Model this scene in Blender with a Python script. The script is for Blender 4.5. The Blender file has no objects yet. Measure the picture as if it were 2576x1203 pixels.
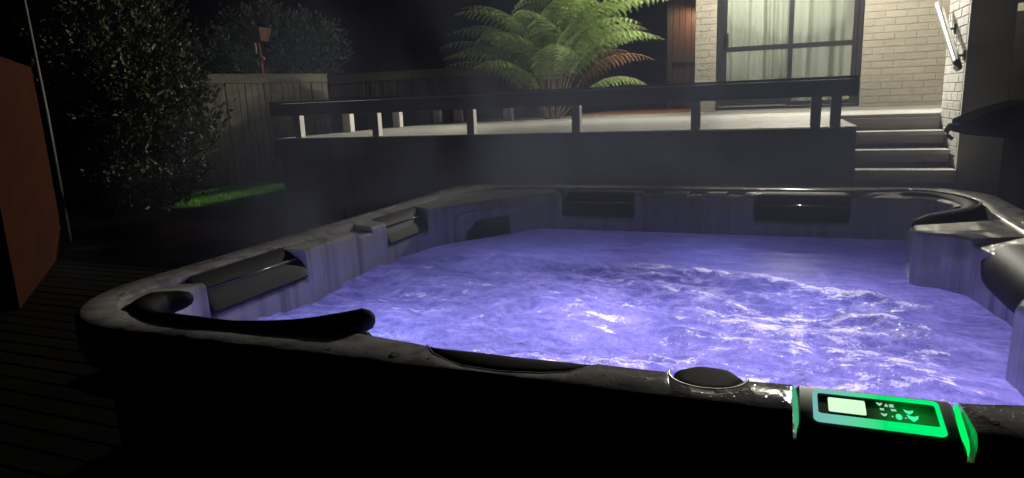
import bpy, bmesh, math, random
import numpy as np
from mathutils import Vector, Matrix

# ------------------------------------------------------------------ camera, world, light, exposure
C = bpy.data.collections.new("Scene_Objects")
sc = bpy.context.scene
sc.collection.children.link(C)
rad = math.radians

cam_d = bpy.data.cameras.new("camera")
cam = bpy.data.objects.new("camera", cam_d)
C.objects.link(cam)
cam_d.sensor_width = 36.0
cam_d.lens = 23.51
cam_d.clip_start = 0.05
cam_d.clip_end = 500.0
vY = Vector((1963 - 1288, 229 - 601.5, 1682.19)).normalized()
vX = -Vector((-3000 - 1288, 428 - 601.5, 1682.19))
vX = (vX - vY * vX.dot(vY)).normalized()
vZ = vX.cross(vY)
# rows of the world-from-view matrix are the world axes seen in the view
c_right = Vector((vX.x, vY.x, vZ.x)); c_down = Vector((vX.y, vY.y, vZ.y)); c_fwd = Vector((vX.z, vY.z, vZ.z))
m = Matrix.Identity(4)
for r in range(3):
    m[r][0] = c_right[r]; m[r][1] = -c_down[r]; m[r][2] = -c_fwd[r]
m[2][3] = 1.30
cam.matrix_world = m
sc.camera = cam

world = bpy.data.worlds.new("World")
sc.world = world
world.use_nodes = True
wn = world.node_tree
bg = wn.nodes["Background"]
sky = wn.nodes.new("ShaderNodeTexSky")
sky.sky_type = 'NISHITA'
sky.sun_disc = False
sky.sun_elevation = rad(-8)
sky.sun_rotation = rad(200)
wn.links.new(sky.outputs[0], bg.inputs[0])
bg.inputs[1].default_value = 0.05

sc.view_settings.view_transform = 'Standard'
sc.view_settings.look = 'None'
sc.view_settings.exposure = 0.0
sc.view_settings.gamma = 1.0
sc.view_settings.use_curve_mapping = False
cy = sc.cycles
cy.max_bounces = 8; cy.diffuse_bounces = 4; cy.glossy_bounces = 3; cy.transmission_bounces = 5
cy.transparent_max_bounces = 12; cy.volume_bounces = 0
cy.caustics_reflective = False; cy.caustics_refractive = False
cy.sample_clamp_indirect = 4.0
cy.use_denoising = True
cy.volume_step_rate = 2.0
cy.volume_max_steps = 96

FLOOD = Vector((0.10, 8.95, 3.52))
FLOOD_W = 1080.0
SPILL_W = 330.0
PORCH_W = 75.0
ROOM_W = 130.0
POOL_W = 1.9
STEAM = 2.0
MIST = 1.05

# ------------------------------------------------------------------ materials
def mat(name, col, rough=0.6, spec=0.5, metal=0.0):
    M = bpy.data.materials.new(name); M.use_nodes = True
    b = M.node_tree.nodes["Principled BSDF"]
    b.inputs["Base Color"].default_value = (*col, 1)
    b.inputs["Roughness"].default_value = rough
    b.inputs["Metallic"].default_value = metal
    b.inputs["Specular IOR Level"].default_value = spec
    return M
def N(M, t): return M.node_tree.nodes.new(t)
def L(M, a, b): M.node_tree.links.new(a, b)
def bsdf(M): return M.node_tree.nodes["Principled BSDF"]
def coords(M, scale=(1, 1, 1), kind="Object"):
    tc = N(M, "ShaderNodeTexCoord"); mp = N(M, "ShaderNodeMapping")
    mp.inputs["Scale"].default_value = scale
    L(M, tc.outputs[kind], mp.inputs[0]); return mp.outputs[0]
def geocoords(M, scale=(1, 1, 1)):
    g = N(M, "ShaderNodeNewGeometry"); mp = N(M, "ShaderNodeMapping")
    mp.inputs["Scale"].default_value = scale
    L(M, g.outputs["Position"], mp.inputs[0]); return mp.outputs[0]
def noise(M, vec, scale=5, detail=4, rough=0.55, dist=0.0):
    n = N(M, "ShaderNodeTexNoise")
    n.inputs["Scale"].default_value = scale; n.inputs["Detail"].default_value = detail
    n.inputs["Roughness"].default_value = rough; n.inputs["Distortion"].default_value = dist
    L(M, vec, n.inputs["Vector"]); return n.outputs[0]
def ramp(M, fac, stops):
    r = N(M, "ShaderNodeValToRGB")
    e = r.color_ramp.elements
    while len(e) < len(stops): e.new(0.5)
    for i, (p, c) in enumerate(stops):
        e[i].position = p; e[i].color = (*c, 1) if len(c) == 3 else c
    L(M, fac, r.inputs[0]); return r.outputs[0]
def bump(M, h, strength=0.3, dist=0.01):
    b = N(M, "ShaderNodeBump"); b.inputs["Strength"].default_value = strength; b.inputs["Distance"].default_value = dist
    L(M, h, b.inputs["Height"]); L(M, b.outputs[0], bsdf(M).inputs["Normal"]); return b
def math_(M, op, a, b=None, clamp=False):
    n = N(M, "ShaderNodeMath"); n.operation = op; n.use_clamp = clamp
    for i, v in enumerate((a, b)):
        if v is None: continue
        if isinstance(v, (int, float)): n.inputs[i].default_value = v
        else: L(M, v, n.inputs[i])
    return n.outputs[0]
def varied(name, c0, c1, scale, rough=0.7, stretch=(1, 1, 1), bump_s=0.2, detail=5, geo=False, tone=0.0):
    M = mat(name, c0, rough)
    v = geocoords(M, stretch) if geo else coords(M, stretch)
    n = noise(M, v, scale, detail)
    col = ramp(M, n, [(0.3, c0), (0.7, c1)])
    if tone:
        oi = N(M, "ShaderNodeObjectInfo")
        mr = N(M, "ShaderNodeMapRange"); mr.inputs[3].default_value = 1 - tone; mr.inputs[4].default_value = 1 + tone
        L(M, oi.outputs["Random"], mr.inputs[0])
        mx = N(M, "ShaderNodeVectorMath"); mx.operation = 'SCALE'
        L(M, col, mx.inputs[0]); L(M, mr.outputs[0], mx.inputs["Scale"])
        col = mx.outputs[0]
    L(M, col, bsdf(M).inputs["Base Color"])
    if bump_s: bump(M, n, bump_s, 0.006)
    return M
def emit(name, col, s):
    M = bpy.data.materials.new(name); M.use_nodes = True
    nt = M.node_tree; nt.nodes.clear()
    e = nt.nodes.new("ShaderNodeEmission"); o = nt.nodes.new("ShaderNodeOutputMaterial")
    e.inputs[0].default_value = (*col, 1); e.inputs[1].default_value = s
    nt.links.new(e.outputs[0], o.inputs[0]); return M

MT = {}
MT["brick"] = varied("painted_brick", (0.52, 0.48, 0.395), (0.59, 0.55, 0.46), 9, 0.6, bump_s=0.25, geo=True, tone=0.05)
MT["mortar"] = varied("painted_mortar", (0.51, 0.47, 0.385), (0.57, 0.53, 0.44), 25, 0.75, bump_s=0.4, geo=True)
MT["brick_grey"] = varied("weathered_painted_brick", (0.42, 0.415, 0.40), (0.54, 0.53, 0.51), 7, 0.65, bump_s=0.3, geo=True, tone=0.08)
MT["mortar_grey"] = varied("weathered_painted_mortar", (0.52, 0.51, 0.48), (0.58, 0.57, 0.54), 25, 0.75, bump_s=0.4, geo=True)
MT["render"] = varied("grey_rendered_wall", (0.60, 0.58, 0.54), (0.66, 0.645, 0.60), 3, 0.85, bump_s=0.25, geo=True)
MT["alum"] = mat("charcoal_aluminium", (0.028, 0.029, 0.034), 0.38)
MT["alum_edge"] = mat("worn_sill_metal", (0.45, 0.46, 0.48), 0.35, metal=0.8)
MT["deck_pale"] = varied("painted_deck_board", (0.40, 0.392, 0.365), (0.54, 0.53, 0.50), 3, 0.6, (1, 14, 14), 0.3, geo=True, tone=0.09)
MT["timber_pale"] = varied("painted_timber", (0.46, 0.44, 0.41), (0.56, 0.54, 0.51), 4, 0.6, (1, 6, 6), 0.2, geo=True, tone=0.04)
MT["timber_rail"] = varied("shaded_rail_timber", (0.24, 0.23, 0.22), (0.31, 0.30, 0.285), 4, 0.65, (1, 8, 8), 0.25, geo=True)  # unlit side of the rails put into a darker tone than the posts
MT["stair"] = varied("stair_timber", (0.30, 0.27, 0.24), (0.36, 0.33, 0.295), 4, 0.6, (1, 6, 6), 0.2, geo=True)  # shade on the risers put into a darker tone than the treads
MT["fascia"] = varied("dark_fascia_timber", (0.03, 0.029, 0.03), (0.055, 0.052, 0.052), 5, 0.7, (1, 8, 8), 0.3, geo=True)  # one dark tone for fascia, skirt boards and gate rails
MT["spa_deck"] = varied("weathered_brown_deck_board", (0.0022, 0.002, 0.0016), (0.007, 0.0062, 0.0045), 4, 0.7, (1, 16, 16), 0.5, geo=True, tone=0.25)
MT["edging"] = varied("garden_edging_timber", (0.36, 0.28, 0.19), (0.48, 0.39, 0.28), 4, 0.75, (1, 10, 10), 0.4, geo=True)
MT["soil"] = varied("dark_soil", (0.007, 0.006, 0.0045), (0.014, 0.011, 0.008), 6, 0.95, bump_s=0.5, geo=True)
MT["lawn"] = varied("lawn_ground", (0.02, 0.035, 0.010), (0.03, 0.055, 0.014), 12, 0.9, bump_s=0.5, geo=True)
MT["path"] = varied("orange_concrete", (0.40, 0.17, 0.085), (0.48, 0.22, 0.115), 6, 0.6, bump_s=0.15, geo=True)
MT["brown_wood"] = varied("brown_stained_timber", (0.055, 0.027, 0.015), (0.09, 0.044, 0.024), 4, 0.6, (10, 10, 1), 0.2, geo=True, tone=0.15)
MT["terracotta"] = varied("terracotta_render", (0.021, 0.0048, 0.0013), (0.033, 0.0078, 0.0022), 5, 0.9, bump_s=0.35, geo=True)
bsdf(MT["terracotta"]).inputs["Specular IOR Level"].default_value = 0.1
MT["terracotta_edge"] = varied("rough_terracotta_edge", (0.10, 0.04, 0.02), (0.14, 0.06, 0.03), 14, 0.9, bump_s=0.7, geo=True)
MT["fence"] = varied("weathered_paling", (0.19, 0.18, 0.135), (0.31, 0.30, 0.24), 5, 0.8, (9, 9, 1), 0.4, geo=True, tone=0.18)
MT["fence_shaded"] = varied("shaded_brown_paling", (0.055, 0.038, 0.03), (0.085, 0.06, 0.045), 5, 0.8, (9, 9, 1), 0.4, geo=True, tone=0.18)  # fence run in shadow, its shade put into a darker brown
MT["pole"] = varied("grey_pole", (0.022, 0.02, 0.017), (0.04, 0.037, 0.032), 8, 0.6, bump_s=0.2, geo=True)
MT["rust"] = varied("rusty_brown_metal", (0.11, 0.055, 0.035), (0.17, 0.085, 0.05), 12, 0.7, bump_s=0.3, geo=True)
MT["white_tag"] = mat("white_plastic", (0.75, 0.75, 0.72), 0.5)
MT["red_plastic"] = mat("red_plastic", (0.65, 0.05, 0.04), 0.3)
MT["bark"] = varied("bark", (0.05, 0.035, 0.024), (0.09, 0.065, 0.045), 10, 0.9, (1, 1, 0.3), 0.6, geo=True)
MT["steel"] = varied("brushed_steel", (0.72, 0.70, 0.67), (0.80, 0.78, 0.75), 30, 0.28, (1, 1, 1), 0.1)
bsdf(MT["steel"]).inputs["Metallic"].default_value = 0.85
MT["black"] = mat("black_plastic", (0.012, 0.012, 0.013), 0.45)
MT["black_cover"] = varied("black_fabric_cover", (0.0035, 0.0035, 0.004), (0.006, 0.006, 0.0065), 6, 0.95, bump_s=0.4, geo=True)
bsdf(MT["soil"]).inputs["Specular IOR Level"].default_value = 0.0
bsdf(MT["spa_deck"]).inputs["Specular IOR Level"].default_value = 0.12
bsdf(MT["black_cover"]).inputs["Specular IOR Level"].default_value = 0.0
MT["room"] = mat("room_paint", (0.62, 0.61, 0.57), 0.8)
MT["chair"] = mat("dark_chair_fabric", (0.06, 0.06, 0.05), 0.8)

def leaf_mat(name, c0, c1, rough=0.45, transl=0.25):
    M = mat(name, c0, rough, 0.4)
    b = bsdf(M)
    n = noise(M, geocoords(M), 7, 3)
    col = ramp(M, n, [(0.35, c0), (0.65, c1)])
    L(M, col, b.inputs["Base Color"])
    t = N(M, "ShaderNodeBsdfTranslucent"); L(M, col, t.inputs[0])
    mx = N(M, "ShaderNodeMixShader"); mx.inputs[0].default_value = transl
    L(M, b.outputs[0], mx.inputs[1]); L(M, t.outputs[0], mx.inputs[2])
    L(M, mx.outputs[0], M.node_tree.nodes["Material Output"].inputs[0])
    return M
MT["fern"] = leaf_mat("fern_green", (0.19, 0.29, 0.065), (0.33, 0.46, 0.18), 0.45, 0.3)
MT["fern_brown"] = leaf_mat("fern_brown", (0.13, 0.055, 0.022), (0.20, 0.095, 0.04), 0.7, 0.3)
MT["fern_stem"] = varied("fern_stalk", (0.16, 0.115, 0.05), (0.24, 0.18, 0.09), 8, 0.6, bump_s=0.2, geo=True)
MT["shrub"] = leaf_mat("shrub_leaf", (0.010, 0.015, 0.003), (0.030, 0.040, 0.009), 0.5, 0.12)
MT["shrub2"] = leaf_mat("grey_green_leaf", (0.05, 0.066, 0.048), (0.085, 0.105, 0.08), 0.42, 0.15)
MT["grass"] = leaf_mat("grass_blade", (0.09, 0.27, 0.022), (0.16, 0.40, 0.045), 0.5, 0.35)

# tub acrylic
def acrylic():
    M = mat("speckled_grey_acrylic", (0.2, 0.2, 0.2), 0.16, 0.55)
    v = geocoords(M)
    n1 = noise(M, v, 90, 3, 0.7)
    n2 = noise(M, v, 5, 5, 0.6)
    mixn = math_(M, 'ADD', math_(M, 'MULTIPLY', n1, 0.45), math_(M, 'MULTIPLY', n2, 0.55))
    col = ramp(M, mixn, [(0.34, (0.46, 0.45, 0.455)), (0.5, (0.55, 0.54, 0.545)), (0.66, (0.62, 0.61, 0.615))])
    # water runs: streaks that follow the walls
    sv = geocoords(M, (22, 22, 0.8))
    st = noise(M, sv, 1.0, 4, 0.6)
    stc = ramp(M, st, [(0.36, (0.45, 0.40, 0.44)), (0.45, (0.78, 0.74, 0.78)), (0.56, (1, 1, 1)), (0.7, (0.95, 0.88, 0.90))])
    mul = N(M, "ShaderNodeMix"); mul.data_type = 'RGBA'; mul.blend_type = 'MULTIPLY'; mul.inputs[0].default_value = 0.8
    L(M, col, mul.inputs[6]); L(M, stc, mul.inputs[7])
    L(M, mul.outputs[2], bsdf(M).inputs["Base Color"])
    rg = ramp(M, noise(M, v, 40, 3), [(0.4, (0.06, 0.06, 0.06)), (0.65, (0.16, 0.16, 0.16))])
    L(M, rg, bsdf(M).inputs["Roughness"])
    # wet, beaded surface
    vo = N(M, "ShaderNodeTexVoronoi"); vo.inputs["Scale"].default_value = 95
    L(M, v, vo.inputs["Vector"])
    d = ramp(M, vo.outputs[0], [(0.12, (1, 1, 1)), (0.34, (0, 0, 0))])
    h = math_(M, 'ADD', math_(M, 'MULTIPLY', d, 0.3), math_(M, 'MULTIPLY', noise(M, v, 28, 4), 0.8))
    gn = N(M, "ShaderNodeNewGeometry"); sx = N(M, "ShaderNodeSeparateXYZ"); L(M, gn.outputs["True Normal"], sx.inputs[0])
    upf = math_(M, 'ADD', math_(M, 'POWER', math_(M, 'ABSOLUTE', sx.outputs[2]), 3.0), 0.06)
    bump(M, math_(M, 'MULTIPLY', h, upf), 0.22, 0.006)
    return M
MT["acrylic"] = acrylic()
MT["skirt"] = varied("dark_cabinet_panel", (0.016, 0.014, 0.013), (0.026, 0.023, 0.021), 6, 0.6, (1, 1, 8), 0.2, geo=True)
def cushion():
    M = mat("charcoal_cushion", (0.034, 0.034, 0.038), 0.55, 0.15)
    v = geocoords(M)
    bump(M, noise(M, v, 45, 4), 0.12, 0.003)
    return M
MT["cushion"] = cushion()
MT["highlight_ridge"] = mat("glossy_highlight", (0.16, 0.16, 0.17), 0.22, 0.6)
MT["trim"] = mat("black_moulded_trim", (0.006, 0.006, 0.007), 0.7, 0.12)

def water_mat():
    M = bpy.data.materials.new("aerated_water"); M.use_nodes = True
    nt = M.node_tree; nt.nodes.clear()
    out = N(M, "ShaderNodeOutputMaterial")
    g = N(M, "ShaderNodeNewGeometry")
    at = N(M, "ShaderNodeAttribute"); at.attribute_name = "foam"
    tr = N(M, "ShaderNodeBsdfTranslucent")
    df = N(M, "ShaderNodeBsdfDiffuse")
    gl = N(M, "ShaderNodeBsdfGlossy"); gl.inputs["Roughness"].default_value = 0.20
    v = geocoords(M)
    vs = geocoords(M, (10, 24, 10))
    n1 = noise(M, vs, 1.0, 6, 0.62, 0.8)
    n2 = noise(M, v, 55, 5, 0.65, 0.3)
    n3 = noise(M, v, 170, 3, 0.6)
    h = math_(M, 'ADD', math_(M, 'MULTIPLY', n1, 0.40), math_(M, 'ADD', math_(M, 'MULTIPLY', n2, 0.50), math_(M, 'MULTIPLY', n3, 0.30)))
    b = N(M, "ShaderNodeBump"); b.inputs["Strength"].default_value = 0.8; b.inputs["Distance"].default_value = 0.012
    hs = math_(M, 'MULTIPLY', h, math_(M, 'ADD', math_(M, 'MULTIPLY', at.outputs["Fac"], 0.6), 0.4))
    rough_at = N(M, "ShaderNodeAttribute"); rough_at.attribute_name = "churn"
    hs = math_(M, 'MULTIPLY', h, rough_at.outputs["Fac"])
    L(M, hs, b.inputs["Height"])
    for s in (tr, df, gl): L(M, b.outputs[0], s.inputs["Normal"])
    # bubbles: pattern x where the jets stir
    fv = geocoords(M, (9, 27, 9))
    f1 = noise(M, fv, 1.0, 7, 0.68, 1.2)
    f2 = noise(M, v, 150, 3, 0.7)
    fm = math_(M, 'ADD', math_(M, 'MULTIPLY', f1, 0.68), math_(M, 'MULTIPLY', f2, 0.32))
    th = math_(M, 'SUBTRACT', 0.76, math_(M, 'MULTIPLY', at.outputs["Fac"], 0.36))
    fo = math_(M, 'MULTIPLY', math_(M, 'SUBTRACT', fm, th), 9.0, True)
    # the water body: light and dark of the waves put into its tint
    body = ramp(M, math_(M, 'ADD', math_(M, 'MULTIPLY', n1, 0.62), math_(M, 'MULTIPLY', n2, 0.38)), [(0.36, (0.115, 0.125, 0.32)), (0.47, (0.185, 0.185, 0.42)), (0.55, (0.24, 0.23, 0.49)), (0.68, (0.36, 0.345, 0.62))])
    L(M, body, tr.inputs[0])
    df.inputs[0].default_value = (0.86, 0.88, 0.90, 1)
    ft = N(M, "ShaderNodeBsdfTranslucent"); ft.inputs[0].default_value = (0.95, 0.95, 1.0, 1)
    mf = N(M, "ShaderNodeMixShader"); mf.inputs[0].default_value = 0.72
    L(M, ft.outputs[0], mf.inputs[2]); L(M, df.outputs[0], mf.inputs[1])
    m1 = N(M, "ShaderNodeMixShader"); L(M, fo, m1.inputs[0])
    L(M, tr.outputs[0], m1.inputs[1]); L(M, mf.outputs[0], m1.inputs[2])
    fr = N(M, "ShaderNodeFresnel"); fr.inputs[0].default_value = 1.33
    L(M, b.outputs[0], fr.inputs["Normal"])
    m2 = N(M, "ShaderNodeMixShader")
    L(M, math_(M, 'MULTIPLY', fr.outputs[0], math_(M, 'ADD', math_(M, 'MULTIPLY', rough_at.outputs['Fac'], 0.42), 0.0)), m2.inputs[0])
    L(M, m1.outputs[0], m2.inputs[1]); L(M, gl.outputs[0], m2.inputs[2])
    L(M, m2.outputs[0], out.inputs[0])
    return M
MT["water"] = water_mat()

def glass_mat():
    M = bpy.data.materials.new("window_glass"); M.use_nodes = True
    nt = M.node_tree; nt.nodes.clear()
    out = N(M, "ShaderNodeOutputMaterial")
    t = N(M, "ShaderNodeBsdfTransparent"); t.inputs[0].default_value = (0.90, 0.93, 0.91, 1)
    g = N(M, "ShaderNodeBsdfGlossy"); g.inputs["Roughness"].default_value = 0.02
    f = N(M, "ShaderNodeFresnel"); f.inputs[0].default_value = 1.5
    mx = N(M, "ShaderNodeMixShader")
    L(M, f.outputs[0], mx.inputs[0]); L(M, t.outputs[0], mx.inputs[1]); L(M, g.outputs[0], mx.inputs[2])
    L(M, mx.outputs[0], out.inputs[0]); return M
MT["glass"] = glass_mat()
def curtain_mat():
    M = bpy.data.materials.new("pale_curtain"); M.use_nodes = True
    nt = M.node_tree; nt.nodes.clear()
    out = N(M, "ShaderNodeOutputMaterial")
    d = N(M, "ShaderNodeBsdfDiffuse"); t = N(M, "ShaderNodeBsdfTranslucent")
    col = ramp(M, noise(M, geocoords(M, (14, 14, 0.25)), 1, 4), [(0.35, (0.64, 0.665, 0.60)), (0.65, (0.74, 0.76, 0.70))])
    L(M, col, d.inputs[0]); L(M, col, t.inputs[0])
    mx = N(M, "ShaderNodeMixShader"); mx.inputs[0].default_value = 0.5
    L(M, d.outputs[0], mx.inputs[1]); L(M, t.outputs[0], mx.inputs[2])
    L(M, mx.outputs[0], out.inputs[0]); return M
MT["curtain"] = curtain_mat()

# ------------------------------------------------------------------ helpers
def mesh(name, verts, faces, material=None, smooth=False):
    me = bpy.data.meshes.new(name)
    me.from_pydata([tuple(v) for v in verts], [], [tuple(f) for f in faces])
    if material: me.materials.append(material)
    if smooth: me.polygons.foreach_set("use_smooth", [True] * len(me.polygons))
    me.update(); return me
def link(name, me, parent=None, loc=None, rot=None):
    o = bpy.data.objects.new(name, me); C.objects.link(o)
    if parent: o.parent = parent
    if loc is not None: o.location = loc
    if rot is not None: o.rotation_euler = rot
    return o
def thing(name, label, cat, loc=(0, 0, 0), rotz=0, group=None):
    o = bpy.data.objects.new(name, None); C.objects.link(o)
    o.location = loc; o.rotation_euler = (0, 0, rotz)
    o.empty_display_size = 0.1
    tag(o, label, cat, group); return o
def tag(o, label, cat, group=None):
    o["label"] = label; o["category"] = cat
    if group: o["group"] = group
    return o
def kind(o, k): o["kind"] = k; return o

class MB:
    def __init__(s): s.v = []; s.f = []
    def add(s, verts, faces):
        b = len(s.v); s.v += [tuple(q) for q in verts]; s.f += [tuple(b + i for i in f) for f in faces]
    def box(s, x0, x1, y0, y1, z0, z1, ch=0.0):
        v, f = box_vf(x0, x1, y0, y1, z0, z1, ch); s.add(v, f)
    def tube(s, pts, r, n=10, cap=True):
        pts = [Vector(p) for p in pts]
        rs = r if isinstance(r, (list, tuple)) else [r] * len(pts)
        up = Vector((0, 0, 1)); verts = []; faces = []
        for i, p in enumerate(pts):
            t = (pts[min(i + 1, len(pts) - 1)] - pts[max(i - 1, 0)]).normalized()
            a = t.cross(up)
            if a.length < 1e-3: a = t.cross(Vector((0, 1, 0)))
            a.normalize(); b = a.cross(t)
            for k in range(n):
                th = 2 * math.pi * k / n
                verts.append(p + (a * math.cos(th) + b * math.sin(th)) * rs[i])
        for i in range(len(pts) - 1):
            for k in range(n):
                k2 = (k + 1) % n
                faces.append((i * n + k, i * n + k2, (i + 1) * n + k2, (i + 1) * n + k))
        if cap:
            faces.append(tuple(range(n - 1, -1, -1))); faces.append(tuple((len(pts) - 1) * n + k for k in range(n)))
        s.add(verts, faces)
    def build(s, name, material, parent=None, smooth=False):
        return link(name, mesh(name, s.v, s.f, material, smooth), parent)

def box_vf(x0, x1, y0, y1, z0, z1, ch=0.0):
    if ch <= 0:
        v = [(x0, y0, z0), (x1, y0, z0), (x1, y1, z0), (x0, y1, z0), (x0, y0, z1), (x1, y0, z1), (x1, y1, z1), (x0, y1, z1)]
        f = [(0, 3, 2, 1), (4, 5, 6, 7), (0, 1, 5, 4), (1, 2, 6, 5), (2, 3, 7, 6), (3, 0, 4, 7)]
        return v, f
    bm = bmesh.new()
    v, f = box_vf(x0, x1, y0, y1, z0, z1)
    bv = [bm.verts.new(q) for q in v]
    for q in f: bm.faces.new([bv[i] for i in q])
    bmesh.ops.bevel(bm, geom=list(bm.edges), offset=ch, segments=1, affect='EDGES', profile=0.5)
    bm.verts.index_update()
    vv = [q.co.copy() for q in bm.verts]; ff = [[w.index for w in q.verts] for q in bm.faces]
    bm.free(); return vv, ff
def box(name, x0, x1, y0, y1, z0, z1, material, parent=None, ch=0.003):
    v, f = box_vf(x0, x1, y0, y1, z0, z1, ch)
    return link(name, mesh(name, v, f, material), parent)
def lathe(prof, n=24):
    v = []; f = []
    for r, z in prof:
        for k in range(n):
            a = 2 * math.pi * k / n; v.append((r * math.cos(a), r * math.sin(a), z))
    for i in range(len(prof) - 1):
        for k in range(n):
            k2 = (k + 1) % n; f.append((i * n + k, i * n + k2, (i + 1) * n + k2, (i + 1) * n + k))
    f.append(tuple(range(n - 1, -1, -1))); f.append(tuple((len(prof) - 1) * n + k for k in range(n)))
    return v, f

# value noise for python-side shapes
_rs = np.random.RandomState(7)
_tab = _rs.rand(256, 256)
def vnoise(x, y):
    xi = np.floor(x).astype(int); yi = np.floor(y).astype(int)
    fx = x - xi; fy = y - yi
    fx = fx * fx * (3 - 2 * fx); fy = fy * fy * (3 - 2 * fy)
    g = lambda a, b: _tab[a & 255, b & 255]
    return (g(xi, yi) * (1 - fx) + g(xi + 1, yi) * fx) * (1 - fy) + (g(xi, yi + 1) * (1 - fx) + g(xi + 1, yi + 1) * fx) * fy
def fbm(x, y, o=4):
    s = 0; a = 0.5
    for k in range(o):
        s = s + a * (vnoise(x * 2 ** k + 17.3 * k, y * 2 ** k + 5.1 * k) - 0.5); a *= 0.5
    return s

DZ = 1.045      # upper deck level
GZ = 0.30       # tub deck level
HY = 10.20      # house front wall plane

# ------------------------------------------------------------------ ground
g = link("ground", mesh("ground", [(-150, -150, 0.0), (150, -150, 0.0), (150, 150, 0.0), (-150, 150, 0.0)], [(0, 1, 2, 3)], MT["soil"]))
kind(g, "structure")
v = []; f = []
nx, ny = 30, 40
for j in range(ny + 1):
    for i in range(nx + 1):
        x = -6.85 + 2.2 * i / nx; y = 5.3 + 4.6 * j / ny  # lawn ends with the lit strip; dark soil beyond stands for shade
        v.append((x, y, 0.32 + 0.03 * float(fbm(np.array([x * 1.3]), np.array([y * 1.3]))[0])))
for j in range(ny):
    for i in range(nx):
        a = j * (nx + 1) + i; f.append((a, a + 1, a + nx + 2, a + nx + 1))
kind(link("lawn", mesh("lawn", v, f, MT["lawn"], True)), "structure")
gy = link("garden_bed", mesh("garden_bed", [(-4.7, 3.5, 0.2), (3, 3.5, 0.2), (3, 12, 0.2), (-4.7, 12, 0.2)], [(0, 1, 2, 3)], MT["soil"]))
kind(gy, "structure")

# tub deck
spa_deck = bpy.data.objects.new("deck", None); C.objects.link(spa_deck); kind(spa_deck, "structure")
bw, gap = 0.088, 0.007
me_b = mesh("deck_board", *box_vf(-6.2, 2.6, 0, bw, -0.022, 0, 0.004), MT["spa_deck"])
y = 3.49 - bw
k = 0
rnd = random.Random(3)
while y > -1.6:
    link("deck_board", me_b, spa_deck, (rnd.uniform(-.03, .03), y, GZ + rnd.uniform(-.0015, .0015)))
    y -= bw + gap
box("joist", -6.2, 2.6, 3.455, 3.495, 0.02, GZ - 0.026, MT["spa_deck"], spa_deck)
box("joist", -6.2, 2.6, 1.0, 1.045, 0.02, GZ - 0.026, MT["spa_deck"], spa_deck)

# timber edging
tag(box("timber_edging", -5.28, -3.2, 4.43, 4.53, 0.05, 0.36, MT["edging"], None, 0.006), "plain brown timber edging board lying along the lawn behind the hot tub", "edging")

# grass blades
def grass():
    rs = np.random.RandomState(5); n = 42000
    x = rs.uniform(-6.80 + 0.06 * np.sin(np.arange(n)), -4.9, n); y = rs.uniform(5.4, 9.6, n)
    h = rs.uniform(0.03, 0.075, n); a = rs.uniform(0, 2 * np.pi, n); w = rs.uniform(0.003, 0.006, n)
    lx = rs.normal(0, 0.02, n); ly = rs.normal(0, 0.02, n); z0 = 0.30
    V = np.zeros((n, 3, 3))
    V[:, 0] = np.stack([x - np.cos(a) * w, y - np.sin(a) * w, np.full(n, z0)], 1)
    V[:, 1] = np.stack([x + np.cos(a) * w, y + np.sin(a) * w, np.full(n, z0)], 1)
    V[:, 2] = np.stack([x + lx, y + ly, z0 + h], 1)
    me = bpy.data.meshes.new("grass")
    me.vertices.add(3 * n); me.vertices.foreach_set("co", V.reshape(-1))
    me.loops.add(3 * n); me.loops.foreach_set("vertex_index", np.arange(3 * n))
    me.polygons.add(n); me.polygons.foreach_set("loop_start", np.arange(0, 3 * n, 3)); me.polygons.foreach_set("loop_total", np.full(n, 3))
    me.materials.append(MT["grass"]); me.update(calc_edges=True); me.validate()
    o = link("grass", me); kind(o, "stuff"); tag(o, "strip of short green lawn grass lit behind the dark shrub", "grass")
grass()

# ------------------------------------------------------------------ upper deck
deck = bpy.data.objects.new("raised_deck", None); C.objects.link(deck); kind(deck, "structure")
DX0, DY0 = -4.42, 5.15
bl = 0.090
me_l = mesh("deck_board", *box_vf(DX0, 0.50, 0, bl - 0.005, -0.03, 0, 0.003), MT["deck_pale"])
me_r = mesh("deck_board", *box_vf(DX0, 1.385, 0, bl - 0.005, -0.03, 0, 0.003), MT["deck_pale"])
me_rr = mesh("deck_board", *box_vf(DX0, 2.05, 0, bl - 0.005, -0.03, 0, 0.003), MT["deck_pale"])
y = DY0
while y < HY - 0.02:
    me_u = me_l if y < 7.22 else (me_r if y < 7.36 else me_rr)
    if y + bl > HY - 0.004: break
    link("deck_board", me_u, deck, (0, y, DZ + rnd.uniform(-.001, .001)))
    y += bl
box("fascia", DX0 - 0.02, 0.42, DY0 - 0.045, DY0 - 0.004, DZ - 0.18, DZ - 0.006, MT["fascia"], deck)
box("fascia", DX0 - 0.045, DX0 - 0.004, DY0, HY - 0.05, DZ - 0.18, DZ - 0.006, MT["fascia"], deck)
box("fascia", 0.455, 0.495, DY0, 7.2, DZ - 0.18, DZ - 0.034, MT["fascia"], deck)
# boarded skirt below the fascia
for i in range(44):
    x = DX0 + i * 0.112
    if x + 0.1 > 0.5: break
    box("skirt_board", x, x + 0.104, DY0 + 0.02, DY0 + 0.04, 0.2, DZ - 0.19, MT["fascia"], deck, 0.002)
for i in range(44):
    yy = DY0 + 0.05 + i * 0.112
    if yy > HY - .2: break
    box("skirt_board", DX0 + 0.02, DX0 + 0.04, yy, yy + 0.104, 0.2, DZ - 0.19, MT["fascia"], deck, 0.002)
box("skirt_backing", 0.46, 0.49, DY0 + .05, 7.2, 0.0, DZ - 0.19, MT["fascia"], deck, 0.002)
box("skirt_backing", DX0 + .05, 0.45, DY0 + .06, DY0 + .08, 0.0, DZ - 0.19, MT["fascia"], deck, 0.002)

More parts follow.
